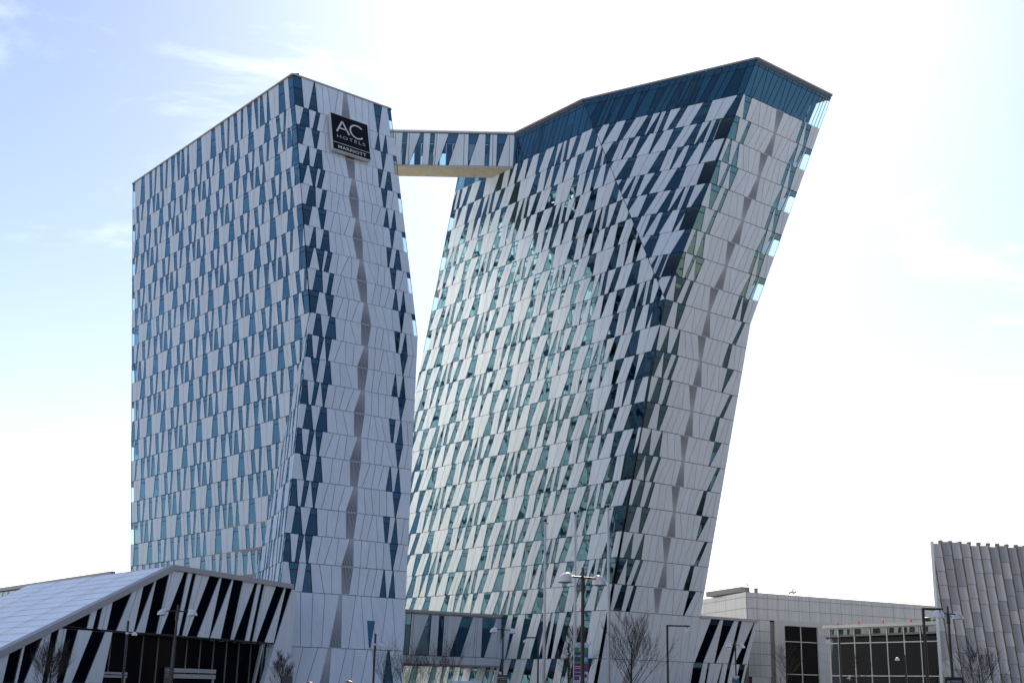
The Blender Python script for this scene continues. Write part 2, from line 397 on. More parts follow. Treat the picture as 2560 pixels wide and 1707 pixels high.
def long_row(face, kinds, T, B, phase, z0, z1, dmin, dmax, cuts=(), box=False, spand=0.2):
    """cuts: list of (lo, hi) distance windows that a corner window takes instead"""
    lo_ = face.lo; hi_ = face.hi
    lo = (lambda z: max(dmin(z), cuts[0]) if cuts and cuts[0] else dmin(z)); hi = (lambda z: min(dmax(z), dmax(z)-cuts[1]) if cuts and cuts[1] else dmax(z))
    a = min(lo(z0), lo(z1)); b = max(hi(z0), hi(z1))
    k0 = math.floor((a-phase)/PER)-1; k1 = math.ceil((b-phase)/PER)+1
    for k in range(k0, k1+1):
        o = phase+k*PER
        for i, kd in enumerate(kinds):
            t0, t1, b0, b1 = o+T[i]*PER, o+T[i+1]*PER, o+B[i]*PER, o+B[i+1]*PER
            if max(t1, b1) < a or min(t0, b0) > b: continue
            parts = [(0, 1)]
            if kd == 'D': parts = [(0, .5), (.5, 1)]
            if kd == 'T': parts = [(0, .42), (.42, 1)]
            for (u, v) in parts:
                q = [(t0+(t1-t0)*u, z1), (t0+(t1-t0)*v, z1), (b0+(b1-b0)*v, z0), (b0+(b1-b0)*u, z0)]
                emit(face, ('G' if kd == 'G' else ('B' if box else 'P')), q, z0, z1, lo=lo, hi=hi, spand=spand)
    if cuts and cuts[0]:
        q = [(0, z1), (cuts[0], z1), (cuts[0], z0), (0, z0)]
        emit(face, 'C', q, z0, z1, spand=.08, lo=dmin, hi=dmax)
    if cuts and cuts[1]:
        q = [(dmax(z1)-cuts[1], z1), (dmax(z1), z1), (dmax(z0), z0), (dmax(z0)-cuts[1], z0)]
        emit(face, 'G', q, z0, z1, spand=spand, lo=dmin, hi=lambda z: dmax(z)+.01)
def end_row(face, wd, z0, z1, wins, louvre, rnd, spand=0.25, step=0.068, kindmap=None):
    """a row on a narrow end: windows and louvre in fractions (top l r, bottom l r); panels fill the rest"""
    W1, W0 = wd(z1), wd(z0)
    items = [(a, b, c, d, 'G') for a, b, c, d in wins]
    items = [(a, b, c, d, 'C' if (b >= .999 and d >= .999) else k) for a, b, c, d, k in items]
    if louvre: items.append((*louvre, 'V'))
    items.sort(key=lambda x: x[0]+x[2])
    cur = (0.0, 0.0); seq = []
    for it in items+[(1, 1, 1, 1, 'E')]:
        a, b, c, d, k = it
        gt, gb = a-cur[0], c-cur[1]
        nmid = max(1, round((gt+gb)/2/step))
        for i in range(nmid):
            f0, f1 = i/nmid, (i+1)/nmid
            seq.append([cur[0]+gt*f0, cur[0]+gt*f1, cur[1]+gb*f0, cur[1]+gb*f1, 'P'])
        for i in range(nmid-1):      # tilt the seams
            x = seq[-nmid+i]; y = seq[-nmid+i+1]
            dt = (rnd.random()-.5)*step*0.75
            x[1] += dt; y[0] += dt; x[3] -= dt; y[2] -= dt
        if k != 'E': seq.append([a, b, c, d, k])
        cur = (b, d)
    for a, b, c, d, k in seq:
        q = [(a*W1, z1), (b*W1, z1), (d*W0, z0), (c*W0, z0)]
        kk = kindmap.get(k, k) if kindmap else k
        emit(face, kk, q, z0, z1, spand=spand)

# ------------------------------------------------------------------ ground
def plane_obj(name, pts, mt):
    o = link(name, pts, [tuple(range(len(pts)))], mt); o['kind'] = 'structure'; return o
plane_obj('ground', [(-4000, -4000, 0), (4000, -4000, 0), (4000, 5000, 0), (-4000, 5000, 0)], 'asphalt')

# ------------------------------------------------------------------ left tower
def tower_common(root, poly, zs, core, top_poly, edges):
    for z in zs:
        pts = poly(z); c = sum(pts, Vector())/len(pts)
        ins = [p+(c-p).normalized()*0.75 for p in pts]
        mb = MB(); mb.prism([Vector((p.x, p.y, z+0.12)) for p in ins], Vector((0, 0, -0.35)), 0)
        mb.build('floor_slab', ['slab'], root)
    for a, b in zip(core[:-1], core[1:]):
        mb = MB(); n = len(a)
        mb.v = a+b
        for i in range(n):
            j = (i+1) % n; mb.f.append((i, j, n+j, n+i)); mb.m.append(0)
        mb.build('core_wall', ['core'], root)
    mb = MB(); mb.prism(top_poly, Vector((0, 0, -0.3)), 0); mb.build('roof_deck', ['roof'], root)
    mb = MB()
    for a, b in edges: mb.bar(a, b, 0.36, 0.2)
    mb.build('parapet_coping', ['coping'], root)

rootA = thing('hotel_tower', 'left hotel tower of white slanted panels and blue glass carrying the black hotel sign', 'tower', (-38, 150, 0))
TA = Tower(rootA, lambda x, y: y > 1413 and x < 735)
fA = Face(AL, const(DL), (-.77, -.64, 0), TA)
fAf = Face(AC, lambda z: (AK(z)-AC(z)).normalized() if z < 42.6 else -Vector((math.cos(R(-70)), math.sin(R(-70)), 0)), (-.94, -.34, 0), TA)
fAr = Face(AC, dirf(AC, AR), (.635, -.77, 0), TA)
fAi = Face(AR, dirf(AR, ABk), (.77, .64, 0), TA, hidden=True, glassmat='mirrorglass')
fAb = Face(ABk, dirf(ABk, AL), (-.635, .77, 0), TA, hidden=True)
dA = lambda z: (AC(z)-AL(z)).length if z >= 42.9 else (AK(z)-AL(z)).length
dAf = lambda z: (AK(z)-AC(z)).length if z < 42.91 else 0.0
zero = lambda z: 0.0
rnd = random.Random(3)
lev = [ZJ(j) for j in range(22)]+[ZT]
EA = {1: ([(.082, .134, .03, .124), (.204, .243, .154, .193)], [(.829, .836, .775, .835), (.905, .912, .853, .909)], 0),
      2: ([(0, .089, 0, .041), (.141, .223, .155, .178)], [(.835, .893, .835, .843)], 1),
      3: ([(.09, .105, .032, .096), (.183, .226, .132, .221)], [(.783, .839, .774, .787), (.884, .912, .832, .913)], 0),
      4: ([(0, .073, 0, .017), (.09, .171, .11, .129), (.202, .244, .147, .189)], [(.793, .861, .798, .819)], 1)}
EAl = {0: ([(.051, .087, .038, .125), (.17, .218, .146, .244)], [(.77, .83, .80, .82), (.878, .884, .85, .909)], 0),
       1: ([(0, .03, 0, .064), (.096, .137, .088, .117), (.145, .206, .175, .19)], [(.838, .912, .871, .878)], 1),
       2: ([(.041, .12, .09, .107), (.178, .21, .166, .244)], [(.802, .81, .78, .838), (.878, .885, .854, .912)], 0),
       3: ([(0, .034, 0, .066), (.096, .137, .088, .117), (.15, .212, .186, .197)], [(.84, .916, .872, .88)], 1)}
LV = [(.505, .535, .453, .548), (.455, .547, .475, .53)]
for j in range(22):
    row = 21-j; z0, z1 = lev[j], lev[j+1]
    corner_l = 1.0 if row % 2 == 0 else 0
    cr = 1.15 if (row % 2 == 0 and row <= 10) else 0
    ph = 0.2227*49.43+(7-row)*8.52
    sp = 0.2 if row else 0.38
    long_row(fA, PK, PA_T, PA_B, ph, z0, z1, zero, dA, (corner_l, cr), spand=sp)
    if z0 < 42.8:
        long_row(fAf, PK, PA_T, PA_B, 3.1+row*5.3, z0, z1, zero, dAf, ((0.9 if row % 2 == 0 else 0), 0))
    if row == 0: L_, R_, cg = [(0, .083, 0, .085), (.207, .216, .129, .22)], [(.813, .905, .82, .835)], 1
    elif row <= 10: L_, R_, cg = EA[(row-1) % 4+1]
    else: L_, R_, cg = EAl[(row-11) % 4]
    wins = L_+R_
    if cg and row <= 10: wins = wins+[(.962, 1, .962, 1)]
    end_row(fAr, dist(AC, AR), z0, z1, wins, LV[row % 2], rnd, spand=0.25 if row else 0.4)
    # hidden sides
    iw = dist(AR, ABk)
    long_row(fAi, PK, PA_T, PA_B, rnd.random()*PER, z0, z1, zero, iw, ((1.6 if cg and row <= 10 else 0), 0))
    end_row(fAb, dist(ABk, AL), z0, z1, [(.1, .2, .13, .18), (.4, .5, .42, .46), (.7, .78, .72, .8)]+([(.93, 1, .93, 1)] if row % 2 == 0 else []), None, rnd)
# plinth storeys of the end wall
ZQ = 5.12
end_row(fAr, dist(AC, AR), ZQ, ZP, [], (.458, .475, .41, .50), rnd, step=0.085)
end_row(fAr, dist(AC, AR), 0.0, ZQ, [(.872, .885, .835, .955)], (.405, .425, .34, .43), rnd, step=0.085)
for z0, z1 in ((0, ZQ), (ZQ, ZP)):
    long_row(fA, PK, PA_T, PA_B, 5+z0, z0, z1, zero, dA, ())
    long_row(fAf, PK, PA_T, PA_B, 5+z0, z0, z1, zero, dAf, ())
    long_row(fAi, PK, PA_T, PA_B, 5+z0, z0, z1, zero, dist(AR, ABk), ())
# two odd windows let into the plinth panels
for (a, b, c, d, za, zb) in ((-.02, .085, -.02, .095, 10.35, 7.75), (.69, .755, .718, .732, 8.0, 5.3)):
    wv = dist(AC, AR); n = fAr.row(zb, za)
    mb = MB(); mb.poly([fAr.P(a*wv(za), za)+n*.075, fAr.P(c*wv(zb), zb)+n*.075, fAr.P(d*wv(zb), zb)+n*.075, fAr.P(b*wv(za), za)+n*.075])
    mb.build('plinth_window', ['spandrel'], rootA)
polyA = lambda z: [AL(z), (AK(z) if z < 42.9 else AC(z)-DL*1.0), AC(z), AR(z), ABk(z)]
def coreA(z):
    k = AK(z)+DR*3.5 if z < 42.9 else AC(z)-DL*6+DR*3.5
    return [AL(z)+DL*3.2+DR*3.2, k, AC(z)+DR*3.6-DL*3.4, AR(z)-DR*3.2-DL*3.6, ABk(z)+DL*3.2-DR*3.2]
TA.flush()
tower_common(rootA, polyA, [ZQ]+lev[:-1], [coreA(.1), coreA(42.85)], polyA(ZT-.15), [])
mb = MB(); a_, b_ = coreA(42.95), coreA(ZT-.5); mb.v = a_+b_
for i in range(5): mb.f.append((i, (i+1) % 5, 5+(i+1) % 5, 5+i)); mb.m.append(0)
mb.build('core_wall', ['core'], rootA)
mb = MB()
for a, b in ((AL, AC), (AC, AR), (AR, ABk), (ABk, AL)): mb.bar(a(ZT)+Vector((0, 0, .1)), b(ZT)+Vector((0, 0, .1)), 0.34, 0.2)
mb.build('parapet_coping', ['coping'], rootA)
mb = MB(); p = AC(ZT)+DR*1.0-DL*.6; mb.tube(p, p+Vector((0, 0, .55)), .07, .07); mb.box(p+Vector((0, 0, .6)), .5, .25, .25)
mb.build('roof_camera', ['black'], rootA)

# ------------------------------------------------------------------ right tower
rootB = thing('hotel_tower', 'right hotel tower leaning outwards with a dark glazed top storey', 'tower', (5, 160, 0))
TB = Tower(rootB, lambda x, y: x < 1040 and y > 990)
fB = Face(BL, const(DL), (-.77, -.64, 0), TB)
fBf = Face(BC, lambda z: (BK(z)-BC(z)).normalized() if z > 46.2 else -Vector((math.cos(R(-30.5)), math.sin(R(-30.5)), 0)), (-.5, -.86, 0), TB)
fBr = Face(BC, dirf(BC, BR), (.635, -.77, 0), TB)
fBi = Face(BR, dirf(BR, BBk), (.77, .64, 0), TB, hidden=True)
fBb = Face(BBk, dirf(BBk, BL), (-.635, .77, 0), TB, hidden=True)
dB = lambda z: (BC(z)-BL(z)).length if z <= 45.88 else (BK(z)-BL(z)).length
dBf = lambda z: (BK(z)-BC(z)).length if z > 45.88 else 0.0
EB = {1: [(0, .054, 0, .10), (.162, .196, .152, .195)], 2: [(.043, .06, .035, .117), (.14, .155, .146, .217)],
      3: [(0, .028, 0, .085), (.118, .146, .108, .143), (.15, .245, .222, .236)], 0: [(.024, .136, .088, .12), (.187, .222, .183, .222)]}
EBl = {0: [(0, .09, 0, .05), (.142, .23, .15, .18)], 1: [(.095, .10, .04, .118), (.21, .22, .157, .23)]}
EB2 = {0: [(0, .08, 0, .02), (.085, .17, .105, .12), (.223, .252, .168, .207)], 1: [(.075, .13, .03, .115), (.20, .235, .16, .205)]}
RU = [[(.764, .803, .77, .81), (.814, .887, .87, .90)], [(.80, .812, .765, .83), (.875, .91, .85, .885)]]
RLW = [[(.90, .935, .82, .865)], [(.79, .83, .745, .815)], [(.82, .90, .795, .81)]]
LVB = [(.418, .511, .484, .51), (.484, .51, .46, .555)]
levB = [ZJ(j) for j in range(22)]
for j in range(21):
    row = 20-j; z0, z1 = levB[j], levB[j+1]
    odd = row % 2 == 1
    ph = 0.196*48.97+(row-14)*8.52
    long_row(fB, PKB, PB_T, PB_B, ph, z0, z1, zero, dB, ((1.3 if odd and row < 9 else 0), (1.7 if odd and row >= 9 else 0)))
    if z0 > 45.8:
        # facet runs from the corner towards the crease
        long_row(fBf, PKB[::-1], [1-x for x in PB_T[::-1]], [1-x for x in PB_B[::-1]], 4.0-row*7.8, z0, z1, zero, dBf, ((1.7 if odd else 0), 0))
    if row == 0: lw = [(.02, .104, .09, .123)]
    elif row < 9: lw = EB[row % 4]
    elif odd: lw = (EBl if row % 4 == 1 else EB2)[0]
    else: lw = (EBl if row % 4 == 2 else EB2)[1]
    if row < 9: rw = RU[row % 2]
    else: rw = RLW[row % 3]
    wins = lw+rw
    if odd and row < 8: wins = wins+[(.92, 1, .92, 1)]
    end_row(fBr, dist(BC, BR), z0, z1, wins, LVB[row % 2], rnd)
    iw = dist(BR, BBk)
    long_row(fBi, PKB, PB_T, PB_B, rnd.random()*PER, z0, z1, zero, iw, ((2.6 if odd and row < 8 else 0), (0)))
    end_row(fBb, dist(BBk, BL), z0, z1, [(.1, .2, .13, .18), (.5, .6, .52, .56)]+([(.90, 1, .90, 1)] if odd and row < 9 else []), None, rnd)
# the glazed crown
zc0, zc1 = levB[21], ZT
long_row(fB, PKB, PB_T, PB_B, 2.0, zc0, zc1, zero, dB, (), box=True, spand=0.2)
long_row(fBf, PKB[::-1], [1-x for x in PB_T[::-1]], [1-x for x in PB_B[::-1]], 1.0, zc0, zc1, zero, dBf, (), box=True, spand=0.2)
end_row(fBr, dist(BC, BR), zc0, zc1, [(.86, .90, .84, .88), (.90, .93, .88, .92), (.93, .965, .92, .96), (.965, 1, .96, 1)], None, rnd, spand=0.16, step=0.062, kindmap={'P': 'B', 'G': 'C'})
long_row(fBi, PKB, PB_T, PB_B, 1.0, zc0, zc1, zero, dist(BR, BBk), (3.0, 0), spand=0.16)
end_row(fBb, dist(BBk, BL), zc0, zc1, [(.75, 1, .75, 1)], None, rnd)
# plinth storeys
end_row(fBr, dist(BC, BR), ZQ, ZP, [], (.40, .418, .30, .36), rnd, step=0.09)
end_row(fBr, dist(BC, BR), 0.0, ZQ, [], (.30, .345, .22, .30), rnd, step=0.09)
for z0, z1 in ((0, ZQ), (ZQ, ZP)):
    long_row(fB, PKB, PB_T, PB_B, 14+z0*1.7, z0, z1, zero, dB, ())
    long_row(fBi, PKB, PB_T, PB_B, 5+z0, z0, z1, zero, dist(BR, BBk), ())
polyB = lambda z: [BL(z), (BK(z) if z > 46 else BC(z)-DL*1.0), BC(z), BR(z), BBk(z)]
def coreB(z):
    k = BK(z)+DR*3.5 if z > 46 else BC(z)-DL*6+DR*3.5
    return [BL(z)+DL*3.4+DR*3.4, k, BC(z)+DR*3.6-DL*2.8, BR(z)-DR*3.6-DL*3.4, BBk(z)+DL*3.4-DR*3.4]
TB.flush()
tower_common(rootB, polyB, [ZQ]+levB, [coreB(.1), coreB(45.8)], polyB(ZT-.15), [(BL(ZT+.1), BK(ZT+.1)), (BK(ZT+.1), BC(ZT+.1)), (BC(ZT+.1), BR(ZT+.1)), (BR(ZT+.1), BBk(ZT+.1))])
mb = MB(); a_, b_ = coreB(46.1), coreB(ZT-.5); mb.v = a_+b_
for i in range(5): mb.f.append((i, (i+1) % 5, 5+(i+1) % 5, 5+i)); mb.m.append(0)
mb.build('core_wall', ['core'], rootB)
mb = MB(); mb.bar(BK(46.2), BK(ZT), .07, .07, up=Vector((1, 0, 0))); 
mb.build('crease_trim', ['frame'], rootB)

# ------------------------------------------------------------------ ray / plane
CAMP = Vector((0, 0, CAMZ))
def on_plane(px, py, p0, n):
    d = at(px, py, 1.0)-CAMP; return CAMP+d*((Vector(p0)-CAMP).dot(n)/d.dot(n))
def on_z(px, py, z):
    d = at(px, py, 1.0)-CAMP; return CAMP+d*((z-CAMZ)/d.z)
def depth_for(px, py, z):
    return (z-CAMZ)/(at(px, py, 1.0).z-CAMZ)
UP = Vector((0, 0, 1))
def letters(name, txt, mt, origin, xd, yd, height, width=None, parent=None, ext=0.01, align='LEFT', space=1.0, bold=0.0):
    """flat raised lettering on a board: origin is the left end of the baseline"""
    cu = bpy.data.curves.new(name, 'FONT'); cu.body = txt; cu.size = 1.0; cu.extrude = 0.0; cu.space_character = space; cu.offset = bold
    cu.resolution_u = 2
    tmp = bpy.data.objects.new(name, cu); COL.objects.link(tmp); bpy.context.view_layer.update()
    me = bpy.data.meshes.new_from_object(tmp.evaluated_get(bpy.context.evaluated_depsgraph_get()))
    bpy.data.objects.remove(tmp); bpy.data.curves.remove(cu)
    xs = [v.co.x for v in me.vertices]; ys = [v.co.y for v in me.vertices]; sy = height/(max(ys)-min(ys)); sx = (width/(max(xs)-min(xs))) if width else sy
    x0, y0 = min(xs), min(ys); n = xd.cross(yd).normalized(); vs = []
    for v in me.vertices:
        vs.append(Vector(origin)+xd*(v.co.x-x0)*sx+yd*(v.co.y-y0)*sy+n*ext)
    fs = [tuple(p.vertices) for p in me.polygons]; bpy.data.meshes.remove(me)
    return link(name, vs, fs, mt, parent)
def rect(mb, o, xd, yd, x0, y0, x1, y1, off, mi=0):
    n = xd.cross(yd).normalized(); mb.poly([o+xd*x0+yd*y0+n*off, o+xd*x1+yd*y0+n*off, o+xd*x1+yd*y1+n*off, o+xd*x0+yd*y1+n*off], mi)

# ------------------------------------------------------------------ hotel sign
tl, tr_, br_, bl_ = Vector((-23.94, 148.15, 72.63)), Vector((-19.52, 151.79, 72.6)), Vector((-18.65, 150.37, 66.95)), Vector((-23.06, 146.7, 66.93))
sg = thing('hotel_sign', 'square black hotel sign with white lettering on the left tower', 'sign', tuple((bl_+br_)/2))
XD = (tr_-tl).normalized(); YD = (tl-bl_).normalized(); SN = XD.cross(YD).normalized(); SW, SH = (tr_-tl).length, (tl-bl_).length
mb = MB(); mb.prism([bl_, br_, tr_, tl], -SN*0.5, 0); mb.build('sign_box', ['letter'], sg)
mb = MB(); e = 0.06; fb = [bl_+XD*e+YD*e, br_-XD*e+YD*e, tr_-XD*e-YD*e, tl+XD*e-YD*e]; mb.prism([p+SN*.012 for p in fb], -SN*.01, 0); mb.build('sign_face', ['signblack'], sg)
S2 = lambda x, y, off=.03: bl_+XD*(x*SW)+YD*((1-y)*SH)+SN*off
mb = MB(); sw = 0.23
for a, b in (((.299, .165), (.135, .49)), ((.299, .165), (.463, .49)), ((.2, .372), (.41, .372))): mb.bar(S2(*a), S2(*b), sw if b[1] > .4 else .2, .03, up=SN)
mb.build('letter_a', ['letter'], sg)
mb = MB(); pts = []
for i in range(25):
    t = R(42+i*276/24); pts.append((.685+.185*math.cos(t), .327-.178*math.sin(t)))
for (x, y), (x2, y2) in zip(pts[:-1], pts[1:]):
    c0 = (.685, .327); k = .23/SW/.185
    i_, o_ = 1-k/2, 1+k/2
    f_ = lambda x, y, s_: S2(c0[0]+(x-c0[0])*s_, c0[1]+(y-c0[1])*s_)
    mb.poly([f_(x, y, i_), f_(x2, y2, i_), f_(x2, y2, o_), f_(x, y, o_)])
mb.build('letter_c', ['letter'], sg)
letters('lettering_hotels', 'HOTELS', 'letter', S2(.135, .655, .0), XD, YD, .085*SH, .74*SW, sg, ext=.03, space=1.25, bold=-0.012)
mb = MB(); mb.bar(S2(.02, .80), S2(.98, .80), .07, .03, up=SN); mb.build('divider_line', ['letter'], sg)
letters('lettering_marriott', 'MARRIOTT', 'letter', S2(.14, .945, .0), XD, YD, .085*SH, .74*SW, sg, ext=.03, space=1.05, bold=0.01)
mb = MB()
for x in (.2, .45, .8):
    for y in (.1, .9): p = S2(x, y, -.5); mb.tube(p, p-SN*.75, .05, .05, 6)
mb.build('mounting_bracket', ['frame'], sg)

# ------------------------------------------------------------------ upper sky bridge
sb = thing('sky_bridge', 'high white bridge with blue windows joining the two tower tops', 'bridge', (-11, 165.5, 72.1))
TS = Tower(sb)
SX0, SX1, SY0, SY1, SZ0, SZ1 = -23.6, 0.0, 163.8, 167.3, 72.13, 77.2
BY = lambda x: SY0+0.03*(x-SX0)*0
fS = Face(const(Vector()), const(Vector((1, 0, 0))), (0, -1, 0), TS, glassmat='bridgeglass')
fS.o = lambda z: Vector((SX0, SY0, z))
fSb = Face(None, const(Vector((1, 0, 0))), (0, 1, 0), TS, hidden=True, glassmat='cornerglass'); fSb.o = lambda z: Vector((SX0, SY1, z))
fx = lambda x: -16.5+(x-158)*.01576-SX0
SEQ = [('P', 125, 190, 125, 180), ('G', 190, 232, 180, 220), ('P', 232, 250, 220, 250), ('P', 250, 350, 250, 255), ('G', 350, 378, 255, 370), ('P', 378, 440, 370, 430), ('G', 440, 478, 430, 468),
       ('P', 478, 498, 468, 485), ('P', 498, 603, 485, 512), ('G', 603, 692, 512, 608), ('P', 692, 742, 608, 742), ('P', 742, 783, 742, 783), ('G', 783, 875, 783, 790), ('P', 875, 935, 790, 930),
       ('G', 935, 975, 930, 968), ('P', 975, 1000, 968, 1000), ('P', 1000, 1040, 1000, 1035), ('G', 1040, 1130, 1035, 1045), ('P', 1130, 1150, 1045, 1150), ('P', 1150, 1205, 1150, 1205)]
zz0, zz1 = SZ0+.12, SZ1-.12
for k, a, b, c, d in SEQ:
    emit(fS, k, [(fx(a), zz1), (fx(b), zz1), (fx(d), zz0), (fx(c), zz0)], zz0, zz1, spand=.3)
for i in range(5):
    a = fx(125)*i/5; b = fx(125)*(i+1)/5; emit(fS, 'G' if i in (1, 3) else 'P', [(a, zz1), (b, zz1), (b, zz0), (a, zz0)], zz0, zz1)
for i in range(26):
    a, b = (SX1-SX0)*i/26, (SX1-SX0)*(i+1)/26; emit(fSb, 'G' if i % 5 in (1, 2, 4) else 'P', [(a, zz1), (b, zz1), (b, zz0), (a, zz0)], zz0, zz1, spand=.3)
TS.flush()
mb = MB(); L_ = SX1-SX0
for i in range(int(L_/.34)):
    x = SX0+i*.34; mb2 = MB(); h_ = .012*(i % 2)
    mb2.prism([Vector((x, SY0+.03, SZ0-.12-h_)), Vector((x+.325, SY0+.03, SZ0-.12-h_)), Vector((x+.325, SY1-.03, SZ0-.12-h_)), Vector((x, SY1-.03, SZ0-.12-h_))][::-1], Vector((0, 0, .06)), 0)
    mb2.build('soffit_plank', ['plank'], sb)
mb = MB(); mb.box(((SX0+SX1)/2, (SY0+SY1)/2, SZ0), L_, SY1-SY0-.1, .1); mb.box(((SX0+SX1)/2, (SY0+SY1)/2, SZ1), L_, SY1-SY0-.1, .12); mb.build('deck', ['slab'], sb)
mb = MB()
for y in (SY0-.03, SY1+.03): mb.box(((SX0+SX1)/2, y, SZ1+.1), L_, .3, .24); mb.box(((SX0+SX1)/2, y, SZ0-.02), L_, .16, .22)
mb.build('coping', ['coping'], sb)
mb = MB(); mb.tube((SX0, SY0+.1, SZ1+.42), (SX1, SY0+.1, SZ1+.42), .03, .03, 6)
for i in range(8): x = SX0+2+i*2.9; mb.tube((x, SY0+.1, SZ1+.1), (x, SY0+.1, SZ1+.42), .025, .025, 6)
mb.build('safety_rail', ['steel'], sb)

# ------------------------------------------------------------------ low link building
lk = thing('link_building', 'low white link with blue windows between the feet of the towers', 'building', (-10, 155, 0))
TL_ = Tower(lk)
LR = Vector((-.45, 161.58, 0)); LU = Vector((-.809, -.588, 0)); LLEN = 24.0; LZ0, LZ1 = 4.28, 10.3
fL = Face(None, const(-LU), (.588, -.809, 0), TL_, glassmat='linkglass'); fL.o = lambda z: Vector((LR.x+LU.x*LLEN, LR.y+LU.y*LLEN, z))
lx = lambda x: LLEN-(1905-x)/1145*14.5
LSEQ = [('P', 700, 780, 690, 762), ('G', 780, 838, 762, 820), ('P', 838, 865, 820, 850), ('P', 865, 1035, 850, 885), ('G', 1035, 1060, 885, 1040), ('P', 1060, 1148, 1040, 1135), ('G', 1148, 1205, 1135, 1190),
        ('P', 1205, 1228, 1190, 1213), ('P', 1228, 1250, 1213, 1240), ('P', 1250, 1415, 1240, 1275), ('G', 1415, 1540, 1275, 1400), ('P', 1540, 1572, 1400, 1557), ('P', 1572, 1598, 1557, 1580), ('P', 1598, 1655, 1580, 1645),
        ('G', 1655, 1815, 1645, 1680), ('P', 1815, 1845, 1680, 1835), ('P', 1845, 1903, 1835, 1895)]
lza, lzb = 5.25, 10.05
for k, a, b, c, d in LSEQ:
    emit(fL, k, [(lx(a), lzb), (lx(b), lzb), (lx(d), lza), (lx(c), lza)], lza, lzb, spand=.28)
for i, (a, b) in enumerate(((700, 845), (845, 1230), (1230, 1580), (1580, 1903))):
    emit(fL, 'P', [(lx(a), lza), (lx(b), lza), (lx(b), LZ0), (lx(a), LZ0)], LZ0, lza)
TL_.flush()
bk = Vector((-.588, .809, 0))*7
mb = MB(); A_, B_ = LR+LU*LLEN, LR
for z in (LZ0+.05, LZ1-.1): mb.prism([Vector((A_.x, A_.y, z)), Vector((B_.x, B_.y, z)), Vector((B_.x, B_.y, z))+bk, Vector((A_.x, A_.y, z))+bk], Vector((0, 0, -.2)))
mb.build('deck', ['slab'], lk)
mb = MB(); mb.poly([A_+bk+UP*LZ0, B_+bk+UP*LZ0, B_+bk+UP*LZ1, A_+bk+UP*LZ1]); mb.build('rear_wall', ['core'], lk)
mb = MB(); o_ = Vector((.588, -.809, 0))*.12; mb.bar(A_+UP*(LZ1+.05)+o_, B_+UP*(LZ1+.05)+o_, .35, .32); mb.build('coping', ['coping'], lk)
rg = thing('round_traffic_sign', 'round red ringed sign fixed to the underside beam of the low link', 'sign', (0, 0, 0))
c = on_plane(1117, 1653, A_+Vector((.588, -.809, 0))*.2, Vector((.588, -.809, 0))); rg.location = c
rx = -LU; nn = Vector((.588, -.809, 0))
mb = MB()
for i in range(24):
    a, b = 2*math.pi*i/24, 2*math.pi*(i+1)/24
    f_ = lambda t, r: c+rx*(r*math.cos(t))+UP*(r*math.sin(t))+nn*.03
    mb.poly([f_(a, .27), f_(b, .27), f_(b, .37), f_(a, .37)])
mb.build('ring', ['red'], rg)
mb = MB(); mb.prism([c+rx*(.36*math.cos(2*math.pi*i/24))+UP*(.36*math.sin(2*math.pi*i/24)) for i in range(24)], -nn*.03); mb.build('disc', ['paleblue'], rg)
mb = MB(); mb.bar(c+rx*-.12+UP*.06+nn*.02, c+rx*-.12-UP*.08+nn*.02, .03, .02, up=nn); mb.bar(c+rx*.1+UP*.06+nn*.02, c+rx*.1-UP*.08+nn*.02, .1, .02, up=nn); mb.build('mark', ['black'], rg)

# ------------------------------------------------------------------ right podium
pd = thing('podium_wing', 'low white podium with black slanted windows beside the right tower', 'building', (28, 163, 0))
TP = Tower(pd)
fP = Face(BR, dirf(BC, BR), (.635, -.77, 0), TP, glassmat='slate')
pw = lambda z: 9.9+(z/ZP)*1.0
def prow(z0, z1, els, X0t, X1t, X0b, X1b):
    gt = lambda x: (x-X0t)/(X1t-X0t)*pw(z1); gb = lambda x: (x-X0b)/(X1b-X0b)*pw(z0)
    cur = (X0t, X0b)
    for k, a, b, c, d in els+[('E', X1t, X1t, X1b, X1b)]:
        n = max(1, round((a-cur[0]+c-cur[1])/2/75)) if (a-cur[0]+c-cur[1]) > 14 else 0
        for i in range(n):
            u, v = i/n, (i+1)/n
            emit(fP, 'P', [(gt(cur[0]+(a-cur[0])*u), z1), (gt(cur[0]+(a-cur[0])*v), z1), (gb(cur[1]+(c-cur[1])*v), z0), (gb(cur[1]+(c-cur[1])*u), z0)], z0, z1)
        if k == 'G': emit(fP, 'G', [(gt(a), z1), (gt(b), z1), (gb(d), z0), (gb(c), z0)], z0, z1, spand=.12)
        cur = (b, d)
prow(ZQ, ZP-.1, [('G', 838, 935, 650, 750), ('G', 970, 1090, 885, 905), ('G', 1140, 1178, 1060, 1095), ('G', 1318, 1324, 1140, 1235)], 717, 1355, 626, 1305)
prow(0, ZQ, [('G', 640, 750, 585, 680), ('G', 808, 832, 765, 790), ('G', 983, 993, 900, 940), ('G', 1055, 1095, 1020, 1060), ('G', 1205, 1275, 1165, 1240)], 626, 1305, 560, 1270)
TP.flush()
e0, e1 = fP.P(0, ZP), fP.P(pw(ZP), ZP); bkp = -DL*22
mb = MB(); g0, g1 = fP.P(0, 0), fP.P(pw(0), 0); ii = -fP.row(0, 5)*.25
mb.poly([g0+ii, g1+ii, e1+ii, e0+ii]); mb.poly([g1+ii, g1+bkp, e1+bkp, e1+ii]); mb.poly([g1+bkp, g0+bkp, e0+bkp, e1+bkp]); mb.build('body_wall', ['core'], pd)
mb = MB(); mb.poly([e0, e1, e1+bkp, e0+bkp]); mb.build('roof_deck', ['roof'], pd)
mb = MB(); mb.bar(e0+UP*.05-fP.row(0, 5)*-.08, e1+UP*.05+fP.row(0, 5)*.08, .4, .3); mb.bar(e1+UP*.05, e1+bkp+UP*.05, .4, .3); mb.build('coping', ['coping'], pd)

